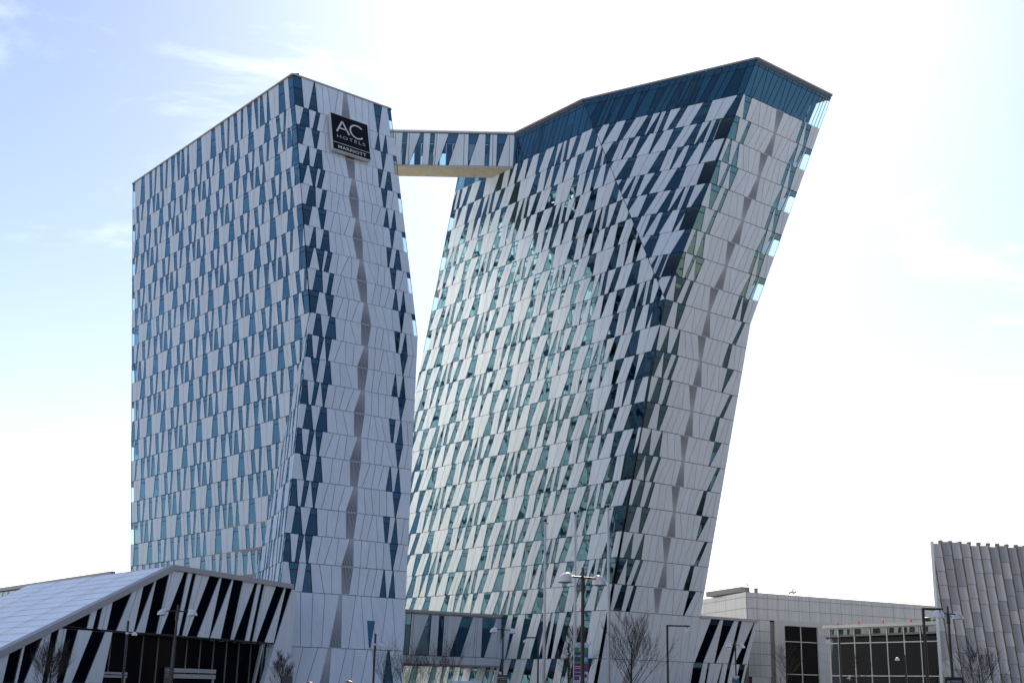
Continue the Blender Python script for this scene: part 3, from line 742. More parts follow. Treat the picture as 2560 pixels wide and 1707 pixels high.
# ------------------------------------------------------------------ entrance pavilion on the left
pv = thing('entrance_pavilion', 'low entrance pavilion with sloping pale roof and black and white stripes', 'building', (-28, 105, 0))
PK0 = Vector((-26.66, 101.23, 10.47)); PE = Vector((-20.1, 119.13, 10.47)); CU = (PE-PK0).normalized(); CN = Vector((CU.y, -CU.x, 0))
QL = Vector((-32.88, 84.26, 3.34)); sl = (PK0-QL); Q2 = QL-sl*.47
RU_ = Vector((-.638, .770, 0)); RLEN = 33.0
TC = Tower(pv)
fC = Face(None, const(CU), CN, TC, glassmat='slate'); fC.o = lambda z: Vector((Q2.x, Q2.y, z)) if True else None
dC = lambda p: (p-Vector((Q2.x, Q2.y, 0))).dot(CU)
cpl = lambda px, py: (lambda p: (dC(p), p.z))(on_plane(px, py, PK0, CN))
ftop = lambda x: 1635-(1635-1424)*x/427 if x < 429 else 1424+(x-429)*(1469-1424)/300
fmid = lambda x: 1567+(x-149)*(1608.6-1567)/537
def stripe(kind, tl_, tr2, bl2, br2, yt, yb, parts=1):
    X = lambda x: x/4.704
    for i in range(parts):
        u, v = i/parts, (i+1)/parts
        a, b = tl_+(tr2-tl_)*u, tl_+(tr2-tl_)*v; c, d = bl2+(br2-bl2)*u, bl2+(br2-bl2)*v
        q = [cpl(X(a), yt(X(a))), cpl(X(b), yt(X(b))), cpl(X(d), yb(X(d))), cpl(X(c), yb(X(c)))]
        q = [p for i_, p in enumerate(q) if i_ == 0 or abs(p[0]-q[i_-1][0])+abs(p[1]-q[i_-1][1]) > .01]
        emit(fC, kind, q, 0, 10.4, spand=-1)
OX = 1882
UPS = [('G', 800, 1065, 740, 1015), ('P', 1065, 1150, 1015, 1085), ('G', 1150, 1210, 1085, 1140), ('P2', 1210, 1330, 1140, 1250), ('G', 1330, 1560, 1250, 1360), ('P2', 1560, 1690, 1360, 1565), ('G', 1690, 1827, 1565, 1588),
       ('P', 1827, 1842, 1588, 1697), ('G', 1842, 1992, 1697, 1830), ('P', 1992, 2025, 1830, 1850), ('P', 2025, OX+280, 1850, OX-2), ('G', OX+280, OX+322, OX-2, OX+168), ('P', OX+322, OX+378, OX+168, OX+210), ('G', OX+378, OX+418, OX+210, OX+255),
       ('P2', OX+418, OX+580, OX+255, OX+310), ('G', OX+580, OX+697, OX+310, OX+428), ('P', OX+697, OX+722, OX+428, OX+570), ('G', OX+722, OX+842, OX+570, OX+582), ('P', OX+842, OX+862, OX+582, OX+707), ('G', OX+862, OX+972, OX+707, OX+822),
       ('P', OX+972, OX+985, OX+822, OX+840), ('P', OX+985, OX+1112, OX+840, OX+862), ('G', OX+1112, OX+1142, OX+862, OX+992), ('P', OX+1142, OX+1190, OX+992, OX+1045), ('G', OX+1190, OX+1223, OX+1045, OX+1080), ('P', OX+1223, OX+1240, OX+1080, OX+1095), ('P', OX+1240, OX+1362, OX+1095, OX+1127),
       ('G', OX+1362, OX+1460, OX+1127, OX+1222), ('P', OX+1460, OX+1479, OX+1222, OX+1330), ('G', OX+1479, OX+1543, OX+1330, OX+1345)]
for k, a, b, c, d in UPS: stripe(k[0], a, b, c, d, ftop, lambda x: fmid(x)-1.5, 2 if k == 'P2' else 1)
mid2 = lambda x: max(ftop(x), fmid(x)+1.5)
LOW = [('P', -80, 115, -260, 25), ('G', 115, 265, 25, 160), ('P', 265, 300, 160, 195), ('G', 300, 515, 195, 272), ('P', 515, 550, 272, 380), ('P', 550, 606, 380, 490), ('G', 606, 692, 490, 545), ('P', 692, 750, 545, 620), ('P', 750, 782, 620, 655), ('G', 782, 915, 655, 735),
       ('P', 915, 1085, 735, 835), ('G', 1085, 1235, 835, 990), ('P', 1235, 1320, 990, 1195)]
for k, a, b, c, d in LOW: stripe(k[0], a, b, c, d, mid2, lambda x: 1707)
TC.flush()
# fascia, roof, body
TH_ = Vector((0, 0, 1))
mb = MB(); o2 = CN*.25
def fasc(p, q, h_): mb.prism([p+o2-UP*h_, q+o2-UP*h_, q+o2, p+o2], -CN*.55)
fasc(PK0+UP*.15, PE+UP*.15, .42); mb.build('fascia', ['fascia'], pv)
mb = MB(); fasc(Q2+UP*.15, PK0+UP*.15-CU*.004, .5); mb.build('sloping_fascia', ['fascia'], pv)
# standing-seam roof sheets
NS = 18
for i in range(NS):
    t0, t1 = i/NS, (i+1)/NS; a, b = Q2+(PK0-Q2)*t0+CN*.2, Q2+(PK0-Q2)*t1+CN*.2
    mb = MB(); ru = RU_*RLEN; n_ = (PK0-Q2).cross(RU_).normalized(); n_ = n_ if n_.z > 0 else -n_
    lift = .02+.012*((i*7) % 3)
    mb.prism([a+n_*lift, a+ru+n_*lift, b+ru+n_*(lift+.03), b+n_*(lift+.03)][::-1], -n_*.04); 
    mb.bar(b+n_*(lift+.05), b+ru+n_*(lift+.05), .035, .05, up=n_)
    mb.build('roof_sheet', ['zinc'], pv)
mb = MB()
for t in (.23, .47, .72):
    p = Q2+CN*.2+RU_*RLEN*t; q_ = PK0+CN*.2+RU_*RLEN*t; mb.bar(p+n_*.14, q_+n_*.14, .05, .012, up=n_)
mb.build('roof_joint', ['steel'], pv)
mb = MB(); ru = RU_*RLEN
mb.prism([PK0+UP*.0, PE, PE+ru, PK0+ru][::-1], Vector((0, 0, -.2))); mb.build('flat_roof', ['roof'], pv)
mb = MB(); ini = -CN*.5
tz = (5.14-Q2.z)/(PK0.z-Q2.z); SP = Q2+(PK0-Q2)*tz; dmd = cpl(280, 1578)[0]; D0 = Vector((Q2.x, Q2.y, 0))+CU*dmd
mb.poly([SP+ini, PE-UP*5.33+ini, PE+ini, PK0+ini]); mb.poly([SP+ini, Q2+ini, Q2+ini-UP*Q2.z, D0+ini, D0+ini+UP*5.14]); mb.build('inner_wall', ['back'], pv)
# recessed entrance
rec = -CN*1.6
a0, z0_ = cpl(280, 1578); d0 = a0; P0 = Vector((Q2.x, Q2.y, 0)); dR = dC(Vector((-21.0, 116.6, 0)))
for i in range(12):
    da, db = d0+(dR+.8-d0)*i/12, d0+(dR+.8-d0)*(i+1)/12
    mb = MB(); p, q_ = P0+CU*da+rec, P0+CU*db+rec
    mb.prism([p+UP*.0+CU*.03, q_-CU*.03, q_-CU*.03+UP*5.1, p+CU*.03+UP*5.1], -CN*.04); mb.build('entrance_pane', ['darkglass'], pv)
    mb = MB(); mb.bar(q_+CN*.05, q_+CN*.05+UP*5.1, .06, .10, up=CN); mb.build('mullion', ['steel'], pv)
mb = MB(); pL = P0+CU*(d0-1.2); pR = P0+CU*(dR+.8); mb.prism([pL-CN*.1+UP*5.12, pR-CN*.1+UP*5.12, pR+rec+UP*5.12, pL+rec+UP*5.12], UP*.1); mb.build('soffit', ['frame'], pv)
def portal(pxa, pxb, py0, py1, nm='door_portal'):
    pa = on_plane(pxa, py0, PK0+rec*.55, CN); pb = on_plane(pxb, py0, PK0+rec*.55, CN); z1 = pa.z; zz = on_plane(pxa, py1, PK0+rec*.55, CN).z
    pa.z = pb.z = 0; mb = MB(); h_ = (z1-zz)
    mb.prism([pa+UP*(z1-h_*.42), pb+UP*(z1-h_*.42), pb+UP*z1, pa+UP*z1], -CN*.7)
    mb.prism([pa+UP*zz, pb+UP*zz, pb+UP*(z1-h_*.56), pa+UP*(z1-h_*.56)], -CN*.7)
    mb.bar(pa-CN*.3, pa-CN*.3+UP*zz, .3, .12, up=CN); mb.bar(pb-CN*.3, pb-CN*.3+UP*zz, .3, .12, up=CN)
    o = mb.build(nm, ['fascia'], pv)
    m2 = MB(); m2.prism([pa+UP*.02-CN*.32, pb+UP*.02-CN*.32, pb+UP*zz-CN*.32, pa+UP*zz-CN*.32], -CN*.04); m2.build('door_leaf', ['darkglass'], o)
portal(436, 541, 1669, 1694); portal(257, 319, 1678, 1692)
mb = MB(); a_ = on_plane(655, 1609, PK0+rec*.2, CN); b_ = on_plane(634, 1707, PK0+rec*.2, CN); dd = (b_-a_); b_ = a_+dd*(a_.z/-dd.z); mb.bar(a_, b_, .28, .2, up=CN); mb.build('leaning_column', ['fascia'], pv)
# right leaning cheek of the pavilion
mb = MB(); c1, c2, c3 = PE-UP*.3, Vector((-20.94, 116.82, 5.13)), Vector((-21.7, 114.7, 0))
mb.prism([c1+CN*.05, c2+CN*.05, c3+CN*.05, c3+CU*5, c1+CU*1.0], -CN*.4); mb.build('leaning_cheek', ['panel'], pv)

# low wing far left, behind the pavilion roof
wg = thing('rear_wing', 'low teal and white panelled wing rising behind the sloping pavilion roof', 'building', (-60, 125, 0))
wz = 13.3; w0, w1 = on_z(-60, 1483, wz), on_z(285, 1432.5, wz); wd = (w1-w0).normalized(); wn = Vector((wd.y, -wd.x, 0))
if wn.dot(-w0) < 0: wn = -wn
TW = Tower(wg); fW = Face(None, const(wd), wn, TW); fW.o = lambda z: Vector((w0.x, w0.y, z))
WL = (w1-w0).length
x = 0.0; rn = random.Random(5); i = 0
while x < WL:
    wdt = rn.choice((.5, .8, 1.1, 1.4)); t = rn.uniform(-.3, .3)
    emit(fW, 'G' if i % 3 == 1 else 'P', [(x, wz-.3), (x+wdt, wz-.3), (x+wdt+t, 6.0), (x+t, 6.0)], 6.0, wz, spand=.25); x += wdt; i += 1
TW.flush()
mb = MB(); mb.poly([Vector((w0.x, w0.y, 0))-wn*.2, Vector((w1.x, w1.y, 0))-wn*.2, w1-wn*.2, w0-wn*.2]); e2 = -wn*14; mb.poly([Vector((w1.x, w1.y, 0))-wn*.2, Vector((w1.x, w1.y, 0))+e2, w1+e2, w1-wn*.2]); mb.build('body_wall', ['core'], wg)
mb = MB(); mb.prism([w0, w1, w1+e2, w0+e2], -UP*.25); mb.build('roof_deck', ['roof'], wg)
mb = MB(); mb.bar(w0+wn*.1, w1+wn*.1, .5, .45); mb.build('coping', ['fascia'], wg)

# ------------------------------------------------------------------ exhibition hall on the right
hl = thing('exhibition_hall', 'grey metal panelled hall with tall window beside the right tower', 'building', (45, 190, 0))
DCn = at(1866, 1478.7, 185); DRt = on_z(2345, 1514.6, DCn.z); DLf = on_z(1735, 1501, DCn.z)
du = (DRt-DCn); du.z = 0; DLEN = du.length; du.normalize(); dn = Vector((du.y, -du.x, 0))
dl2 = (DLf-DCn); dl2.z = 0; DL2 = dl2.length; dl2.normalize(); dn2 = Vector((dl2.y, -dl2.x, 0)); dn2 = dn2 if dn2.dot(CAMP-DCn) > 0 else -dn2
zrow = [at(1866, y, 185).z for y in (1478.7, 1491.4, 1519, 1546.7, 1575.5, 1604, 1632.7, 1661, 1690)]+[0]
def hpanel(o, u, n, d0, d1, z1, z0):
    mb = MB(); g = .025; j = random.uniform(-.006, .006)
    mb.prism([o+u*(d0+g)+UP*(z0+g)+n*(.06+j), o+u*(d1-g)+UP*(z0+g)+n*(.06-j), o+u*(d1-g)+UP*(z1-g)+n*.06, o+u*(d0+g)+UP*(z1-g)+n*.06], -n*.05); mb.build('metal_panel', ['hall'], hl)
og = Vector((DCn.x, DCn.y, 0))
dh = lambda px: (on_plane(px, 1530, DCn, dn)-DCn).dot(du)
cols = [max(0, dh(1866+26.2*i)) for i in range(20)]; cols[0] = 0
for a, b in zip(cols[:-1], cols[1:]):
    if a > DLEN: break
    for k in range(3): hpanel(og, du, dn, a, min(b, DLEN), zrow[k], zrow[k+1])
dl_ = lambda px: (on_plane(px, 1520, DCn, dn2)-DCn).dot(dl2)
c2 = [0]+[max(.1, dl_(1866-25.5*i)) for i in range(1, 6)]
for a, b in zip(c2[:-1], c2[1:]):
    for k in range(4): hpanel(og, dl2, dn2, a, b, zrow[k], zrow[k+1])
for k in range(3, 8):
    ca, cb, cc = 0.0, dh(1897), dh(1923)
    hpanel(og, du, dn, ca, cb, zrow[k], zrow[k+1]); hpanel(og, du, dn, cb, cc, zrow[k], zrow[k+1])
mb = MB(); mb.prism([og+du*.6+dn*.02, og+du*dh(1922)+dn*.02, og+du*dh(1922)+dn*.02+UP*(zrow[8]), og+du*.6+dn*.02+UP*zrow[8]], -dn*.1); mb.build('service_door', ['hallwhite'], hl)
mb = MB(); top = DCn.z; bk_ = -dn*26
p0, p1 = og-dn*.02, og+du*DLEN-dn*.02
mb.poly([p0, p1, p1+UP*top, p0+UP*top]); q0 = og-dn2*.02; q1 = og+dl2*DL2-dn2*.02; mb.poly([q0, q1, q1+UP*top, q0+UP*top]); mb.poly([p0+UP*(top-.02), p1+UP*(top-.02), p1+bk_+UP*(top-.02), q1+UP*(top-.02)]); mb.build('body_wall', ['back'], hl)
# white bay with the tall window
bz = lambda y: at(1866, y, 185).z
off = dn*.7
xa, xb, xc, xd_ = dh(1934), dh(1951.5), dh(2034), dh(2082)
zt_ = on_plane(1990, 1553, DCn, dn).z; zw = on_plane(1990, 1565.5, DCn, dn).z
def slab(name, d0, d1, z0, z1, mt, o=off, th=.68, par=hl):
    mb = MB(); mb.prism([og+du*d0+UP*z0+o, og+du*d1+UP*z0+o, og+du*d1+UP*z1+o, og+du*d0+UP*z1+o], -dn*th); return mb.build(name, [mt], par)
slab('bay_pier', xa, xb, 0, zw, 'hallwhite'); slab('bay_lintel', xa, xd_, zw, zt_, 'hallwhite')
nx_, nz_ = 3, 9
for i in range(nx_):
    for k in range(nz_):
        a, b = xc+(xd_-xc)*i/nx_, xc+(xd_-xc)*(i+1)/nx_; slab('wall_tile', a+.012, b-.012, zw*k/nz_+.012, zw*(k+1)/nz_-.012, 'hallwhite', o=off+dn*random.uniform(-.004, .004))
slab('recess_wall', dh(1923.5), xa, 0, zt_-.3, 'steel', o=-dn*.0, th=.02)
wy = [on_plane(1990, y, DCn, dn).z for y in (1565.5, 1604, 1685)]+[0]; wx = [xb, dh(1993), xc]
for i in range(2):
    for k in range(3):
        slab('window_pane', wx[i]+.05, wx[i+1]-.05, wy[k+1]+.05, wy[k]-.05, 'darkglass', o=off-dn*.25, th=.04)
mb = MB()
for z in wy[1:3]: mb.bar(og+du*xb+UP*z+off-dn*.18, og+du*xc+UP*z+off-dn*.18, .12, .11)
p = og+du*wx[1]+off-dn*.18; mb.bar(p, p+UP*zw, .11, .12, up=dn); mb.build('window_frame', ['mullion'], hl)
# rooftop plant
def onroof(px, py, back): 
    p = on_z(px, py, DCn.z+.3); return p
rd = thing('roof_duct', 'long dark ventilation duct lying on the corner of the hall roof', 'duct', tuple(at(1815, 1470, 196)))
a_, b_ = at(1775, 1486, 197), at(1864, 1473, 190); mb = MB(); mb.bar(a_, b_, 1.6, .75); mb.build('duct_body', ['steel'], rd)
mb = MB(); mb.tube(at(1862, 1480, 189.5), at(1862, 1472, 189.5), .45, .45, 10); mb.build('duct_cowl', ['steel'], rd)
ra = thing('roof_ladder', 'pair of looped ladder rails standing above the hall parapet', 'ladder', tuple(at(1982, 1484, 191)))
mb = MB()
for px in (1972.5, 1981.5, 1983.5, 1990.5):
    mb.tube(at(px, 1486, 191), at(px, 1471.5, 191), .05, .05, 6)
for a, b in ((1972.5, 1981.5), (1983.5, 1990.5)):
    mb.tube(at(a, 1471.5, 191), at(b, 1471.5, 191), .05, .05, 6); mb.tube(at(a+1, 1482, 191), at(b-1, 1478, 191), .12, .12, 6)
mb.build('rail', ['steel'], ra)
an = thing('roof_mast', 'small wind vane mast on the corner of the hall roof', 'mast', tuple(at(1868, 1478, 188)))
mb = MB(); mb.tube(at(1868, 1480, 188), at(1868, 1459, 188), .035, .03, 6); mb.build('pole', ['steel'], an)
mb = MB(); mb.prism([at(1864.5, 1460, 188), at(1871, 1464.5, 188), at(1869, 1458, 188)], Vector((0, .04, 0))); mb.build('vane', ['steel'], an)
vn = thing('roof_vent', 'stubby roof vent above the hall parapet right of its corner', 'vent', tuple(at(1890, 1480, 189)))
mb = MB(); mb.tube(at(1890, 1481, 189), at(1890, 1472, 189), .28, .28, 10); mb.tube(at(1890, 1472, 189), at(1889.6, 1469.5, 189), .38, .25, 10); mb.build('cowl', ['steel'], vn)

# glazed lobby in front of the hall
gb = thing('glazed_lobby', 'dark glazed lobby with thin white roof and pale mullions', 'building', (65, 170, 0))
F0, F1 = at(2070, 1564, 178), at(2352, 1553.5, 162.6); F1.z = F0.z
fu = F1-F0; fu.z = 0; FL = fu.length; fu.normalize(); fn = Vector((fu.y, -fu.x, 0)); fn = fn if fn.dot(-F0) > 0 else -fn
fo = Vector((F0.x, F0.y, 0)); fd = lambda px: (on_plane(px, 1600, F0, fn)-F0).dot(fu)
FXs = [fd(x) for x in (2075.6, 2097, 2137, 2176.6, 2218.7, 2261.4, 2302.8, 2352)]
FZs = [on_plane(2200, y, F0, fn).z for y in (1567.5, 1605, 1688.5)]+[0]
for a, b in zip(FXs[:-1], FXs[1:]):
    for k in range(3):
        mb = MB(); mb.prism([fo+fu*(a+.04)+UP*(FZs[k+1]+.04), fo+fu*(b-.04)+UP*(FZs[k+1]+.04), fo+fu*(b-.04)+UP*(FZs[k]-.04), fo+fu*(a+.04)+UP*(FZs[k]-.04)], -fn*.02); mb.build('glass_pane', ['clearglass'], gb)
for a in FXs:
    mb = MB(); p = fo+fu*a+fn*.05; mb.bar(p, p+UP*FZs[0], .12, .11, up=fn); mb.build('mullion', ['mullion'], gb)
for z in FZs[:3]:
    mb = MB(); mb.bar(fo+fu*FXs[0]+UP*z+fn*.07, fo+fu*FXs[-1]+UP*z+fn*.07, .12, .12); mb.build('transom', ['mullion'], gb)
mb = MB(); zt2 = FZs[0]; rb = -fn*9
mb.prism([fo-fu*.6+fn*.5+UP*(zt2+.08), fo+fu*FL+fn*.5+UP*(zt2+.08), fo+fu*FL+rb+UP*(zt2+.08), fo-fu*.6+rb+UP*(zt2+.08)], UP*.42); mb.build('roof_slab', ['hallwhite'], gb)
mb = MB(); mb.poly([fo+rb, fo+fu*FL+rb, fo+fu*FL+rb+UP*zt2, fo+rb+UP*zt2]); mb.poly([fo+UP*.02, fo+fu*FL+UP*.02, fo+fu*FL+rb+UP*.02, fo+rb+UP*.02]); mb.poly([fo+fu*FL-fn*.1, fo+fu*FL+rb, fo+fu*FL+rb+UP*zt2, fo+fu*FL-fn*.1+UP*zt2]); mb.build('interior_wall', ['core'], gb)
for i in range(4):
    p = fo+fu*(6.5+i*.0)-fn*(2.0+i*1.2)+UP*(zt2-1.3-.12*i); mb = MB(); mb.bar(p, p+fu*13, .12, .08); mb.build('ceiling_rail', ['shade'], gb)
for i, x in enumerate((.12, .42, .63, .8)):
    p = fo+fu*(FL*x)-fn*1.5+UP*(zt2-.3); mb = MB(); mb.prism([p, p+fu*2.4, p+fu*2.4-fn*5, p-fn*5], -UP*.25); mb.build('ceiling_panel', ['hallwhite'], gb)
zr = zt2+.5
for i, px in enumerate((2089, 2142, 2203, 2274, 2339)):
    d = fd(px); p = fo+fu*d-fn*.6+UP*zr
    b = thing('roof_beacon', 'orange beacon on the lobby roof, '+['leftmost of the five', 'second from the left', 'middle one of the five', 'second from the right', 'rightmost, by the ribbed building'][i], 'beacon', tuple(p), 'orange beacons along the lobby roof')
    mb = MB(); mb.lathe(p, [(0.0, .0), (.12, .0), (.14, .1), (.14, .36), (.09, .48), (0.0, .52)], 10); mb.build('lamp_body', ['orange'], b, True)
    mb = MB(); mb.lathe(p, [(.26, -.02), (.26, .08), (.0, .08)], 10); mb.build('foot', ['rubber'], b)
p = fo+fu*fd(2308)-fn*1.0+UP*zr
tb = tag(None or thing('roof_tub', 'round dark green tub standing on the lobby roof', 'tub', tuple(p)), 'round dark green tub standing on the lobby roof', 'tub')
mb = MB(); mb.lathe(p, [(0, 0), (.5, 0), (.52, .42), (.6, .45), (.6, .56), (.45, .56), (.3, .62), (0, .64)], 14); mb.build('tub_body', ['tub'], tb, True)
p = fo+fu*fd(2330)-fn*1.0+UP*zr
for i in range(2):
    q_ = p+fu*(i*.42-.2); s_ = thing('roof_plant', ['small dark plant beside the green tub on the lobby roof', 'small dark plant nearest the ribbed building on the lobby roof'][i], 'plant', tuple(q_), 'plants on the lobby roof')
    mb = MB(); rn = random.Random(i)
    for k in range(40):
        a = q_+Vector((rn.uniform(-.2, .2), rn.uniform(-.2, .2), rn.uniform(0.02, .34))); mb.poly([a, a+Vector((.1, .02, .05)), a+Vector((.02, .03, .11))])
    mb.build('leaves', ['tub'], s_)
# running figure pictogram inside the lobby
c = on_plane(2123, 1693, F0+fn*.12, fn); rs = thing('exit_pictogram', 'white running figure pictogram on the lobby glass', 'sign', tuple(c))
mb = MB(); Z = UP
for a, b, wd_ in (((.0, .02), (.12, .22), .13), ((0, .02), (-.26, -.10), .1), ((-.26, -.10), (-.38, -.06), .08), ((0, .02), (.14, -.16), .1), ((.14, -.16), (.08, -.34), .08), ((.1, .2), (-.14, .18), .07), ((.12, .2), (.3, .08), .07)):
    mb.bar(c+fu*a[0]+Z*a[1], c+fu*b[0]+Z*b[1], wd_, .02, up=fn)
mb.lathe(c+fu*.17+Z*.30, [(0, -.07), (.07, 0), (0, .07)], 8); mb.build('figure', ['white'], rs)

# ------------------------------------------------------------------ ribbed building at the right edge
rbld = thing('ribbed_building', 'tall grey building with slanted curved ribs at the right edge', 'building', (60, 152, 0))
E0 = at(2327, 1353, 150); E1 = on_z(2620, 1370.5, E0.z); eu = E1-E0; eu.z = 0; ELEN = eu.length+4; eu.normalize(); en = Vector((eu.y, -eu.x, 0)); en = en if en.dot(-E0) > 0 else -en
eo = Vector((E0.x, E0.y, 0)); EZ = E0.z; bw = 1.335; lean = 2.05
rn = random.Random(11)
fdx = lambda i, z: i*bw+1.15+lean*(1-z/EZ)
nb = int(ELEN/bw)+2
for i in range(-3, nb):
    cuts = [EZ-rn.uniform(-.12, .25)]
    while cuts[-1] > 0.6: cuts.append(max(0, cuts[-1]-rn.choice((1.62, 1.62, 3.2, 2.0))))
    for z1, z0 in zip(cuts[:-1], cuts[1:]):
        prof = []
        for k in range(7):
            t = k/6; dep = .42*math.sin(t*math.pi*.5)**.9-(.05 if k == 6 else 0); prof.append((t*.86+.08, dep))
        mb = MB(); skip = True
        for (ta, da), (tb_, db) in zip(prof[:-1], prof[1:]):
            a1, b1 = fdx(i-1, z1)+bw*ta, fdx(i-1, z1)+bw*tb_; a0, b0 = fdx(i-1, z0)+bw*ta, fdx(i-1, z0)+bw*tb_
            if b1 < 0 or b0 < .0 or a1 > ELEN: continue
            a1, a0 = max(a1, 0), max(a0, 0); skip = False
            mb.poly([eo+eu*a0+UP*(z0+.015)+en*(da+.05), eo+eu*b0+UP*(z0+.015)+en*(db+.05), eo+eu*b1+UP*(z1-.015)+en*(da*0+db), eo+eu*a1+UP*(z1-.015)+en*da])
        if skip: continue
        mb.build('rib_panel', ['finlight' if rn.random() < .55 else 'fin'], rbld, True)
    mb = MB()
    t1, t0 = fdx(i, EZ), fdx(i, 0)
    if t0 > .3 and t1 < ELEN:
        ztop = EZ+.2
        if t1 < .06: ztop = EZ*(1-(.06-t1)/lean) if False else max(0.5, EZ*(1-(.06-i*bw-1.15)/lean))
        mb.bar(eo+eu*fdx(i, ztop)+UP*ztop+en*.16, eo+eu*t0+en*.16, .07, .62, up=en); mb.build('rib_edge', ['finedge'], rbld)
        if ztop > EZ:
            mb = MB(); mb.box(eo+eu*(t1+.1)+UP*(EZ+.02)+en*.3, .18, .3, .3, ax=eu, ay=en); mb.build('rib_cap', ['fin'], rbld)
mb = MB(); eb = Vector((0.60, 0.80, 0))*20
mb.poly([eo-en*.05, eo+eu*ELEN-en*.05, eo+eu*ELEN-en*.05+UP*(EZ-.2), eo-en*.05+UP*(EZ-.2)]); mb.poly([eo-en*.05, eo+eb, eo+eb+UP*(EZ-.2), eo-en*.05+UP*(EZ-.2)]); mb.poly([eo+UP*(EZ-.2), eo+eu*ELEN+UP*(EZ-.2), eo+eu*ELEN+eb+UP*(EZ-.2), eo+eb+UP*(EZ-.2)]); mb.build('body_wall', ['frame'], rbld)
mb = MB(); mb.bar(eo+en*.2, eo+en*.2+UP*EZ, .12, .5, up=en); mb.build('corner_trim', ['finlight'], rbld)
mb = MB(); mb.tube(eo+eu*.6+en*.6+UP*(EZ+.38), eo+eu*ELEN+en*.6+UP*(EZ+.38), .03, .03, 6); mb.build('parapet_rail', ['steel'], rbld)

# ------------------------------------------------------------------ street furniture
def dome(c, out, r, h_):
    mb = MB(); prof = []
    for k in range(8):
        t = math.pi/2*k/7; prof.append((r*math.cos(t), h_*math.sin(t)))
    prof[-1] = (.001, h_); mb.lathe(c, prof, 18)
    for v in mb.v:
        zz = (v.z-c.z)/h_; dv = (v-c).dot(out); v += out*(-.42*r*zz*zz) if dv == dv else v
    return mb
def double_lamp(px, py_arm, z_arm, adir, label, half=.87, over=.36):
    Y = depth_for(px, py_arm, z_arm); b = at(px, py_arm, Y); base = Vector((b.x, b.y, 0)); adir = Vector(adir).normalized()
    t = thing('street_lamp', label, 'street lamp', tuple(base), 'double headed street lamps on the plaza')
    mb = MB(); mb.tube(base, base+UP*(z_arm-.5), .085, .06, 10); mb.tube(base+UP*(z_arm-.5), base+UP*(z_arm+.02), .10, .075, 10); mb.build('post', ['navy'], t)
    mb = MB(); mb.tube(base+UP*(z_arm), base+UP*(z_arm+over), .05, .05, 8); mb.build('post_top', ['navy'], t)
    mb = MB(); mb.tube(base+UP*z_arm-adir*half*.82, base+UP*z_arm+adir*half*.82, .035, .035, 8); mb.build('arm', ['navy'], t)
    for s_ in (-1, 1):
        c_ = base+adir*(half*s_)+UP*(z_arm-.22); o = dome(c_, adir*s_, .27, .36).build('lamp_shade', ['shade'], t, True)
        m2 = MB(); m2.lathe(c_, [(.0, .015), (.255, .015), (.255, -.02), (0, -.05)], 16); m2.build('lens', ['lens'], o)
    return t
double_lamp(1457, 1443, 5.6, (.77, .64, 0), 'double lamp with two large white domes between the flagpoles')
double_lamp(444, 1527, 5.6, (1, .12, 0), 'double lamp in front of the striped pavilion wall')
double_lamp(1258, 1573, 5.6, (.77, .64, 0), 'double lamp at the end of the low link')
double_lamp(1838, 1611, 5.6, (.77, .64, 0), 'double lamp in front of the podium windows')
double_lamp(2370, 1533, 5.6, (.77, .64, 0), 'double lamp in front of the grey ribbed building')
def arm_lamp(px, py, pxa, z, label):
    Y = depth_for(px, py, z); b = at(px, py, Y); base = Vector((b.x, b.y, 0)); e_ = at(pxa, py, Y); L_ = (e_.x-b.x)
    t = thing('street_lamp', label, 'street lamp', tuple(base), 'street lamps with one hanging dome')
    mb = MB(); mb.tube(base, base+UP*z, .075, .065, 10); mb.build('post', ['navy'], t)
    mb = MB(); mb.bar(base+UP*(z-.04), base+Vector((L_, 0, z-.04)), .06, .09); mb.build('arm', ['navy'], t)
    c_ = base+Vector((L_-math.copysign(.13, L_), 0, z-.42)); o = dome(c_, Vector((math.copysign(1, L_), 0, 0))*0, .17, .24).build('lamp_shade', ['shade'], t, True)
    m2 = MB(); m2.tube(c_+UP*.22, c_+UP*.40, .02, .02, 6); m2.build('hanger', ['navy'], o)
arm_lamp(1668, 1561.5, 1724, 5.5, 'hanging lamp on a bent post in front of the right tower wall')
arm_lamp(2307, 1519, 2356, 5.5, 'tall bent lamp post in front of the last lobby panes')
arm_lamp(2098, 1593, 2064, 5.5, 'bent lamp post at the left end of the lobby')
arm_lamp(1346, 1592, 1309, 5.5, 'bent lamp post left of the first flagpole')
arm_lamp(2262, 1636, 2238, 4.6, 'small bent lamp seen against the middle lobby panes')
def side_lamp(px, py, z, s_, label):
    Y = depth_for(px, py, z); b = at(px, py, Y); base = Vector((b.x, b.y, 0))
    t = thing('pole_lamp', label, 'street lamp', tuple(base), 'slim poles with a small side lamp')
    mb = MB(); mb.tube(base, base+UP*z, .085, .08, 10); mb.tube(base+UP*(z-.14), base+UP*(z-.1), .1, .1, 10); mb.tube(base+UP*(z-2.1), base+UP*(z-2.05), .095, .095, 10); mb.build('post', ['navy'], t)
    mb = MB(); q_ = base+UP*(z-.82); mb.tube(q_, q_+Vector((s_*.42, 0, 0)), .025, .025, 6); mb.tube(q_-UP*.06, q_+UP*.06, .11, .11, 10); mb.build('bracket', ['shade'], t)
    dome(q_+Vector((s_*.5, 0, -.14)), Vector((0, 0, 0)), .19, .25).build('lamp_shade', ['shade'], t, True)
side_lamp(321, 1551, 5.6, 1, 'slim lamp pole in front of the pavilion entrance')
side_lamp(939, 1583, 5.6, 1, 'slim lamp pole in front of the left tower foot')
side_lamp(1422, 1607, 5.2, 1, 'slim lamp pole beside the parking price sign')
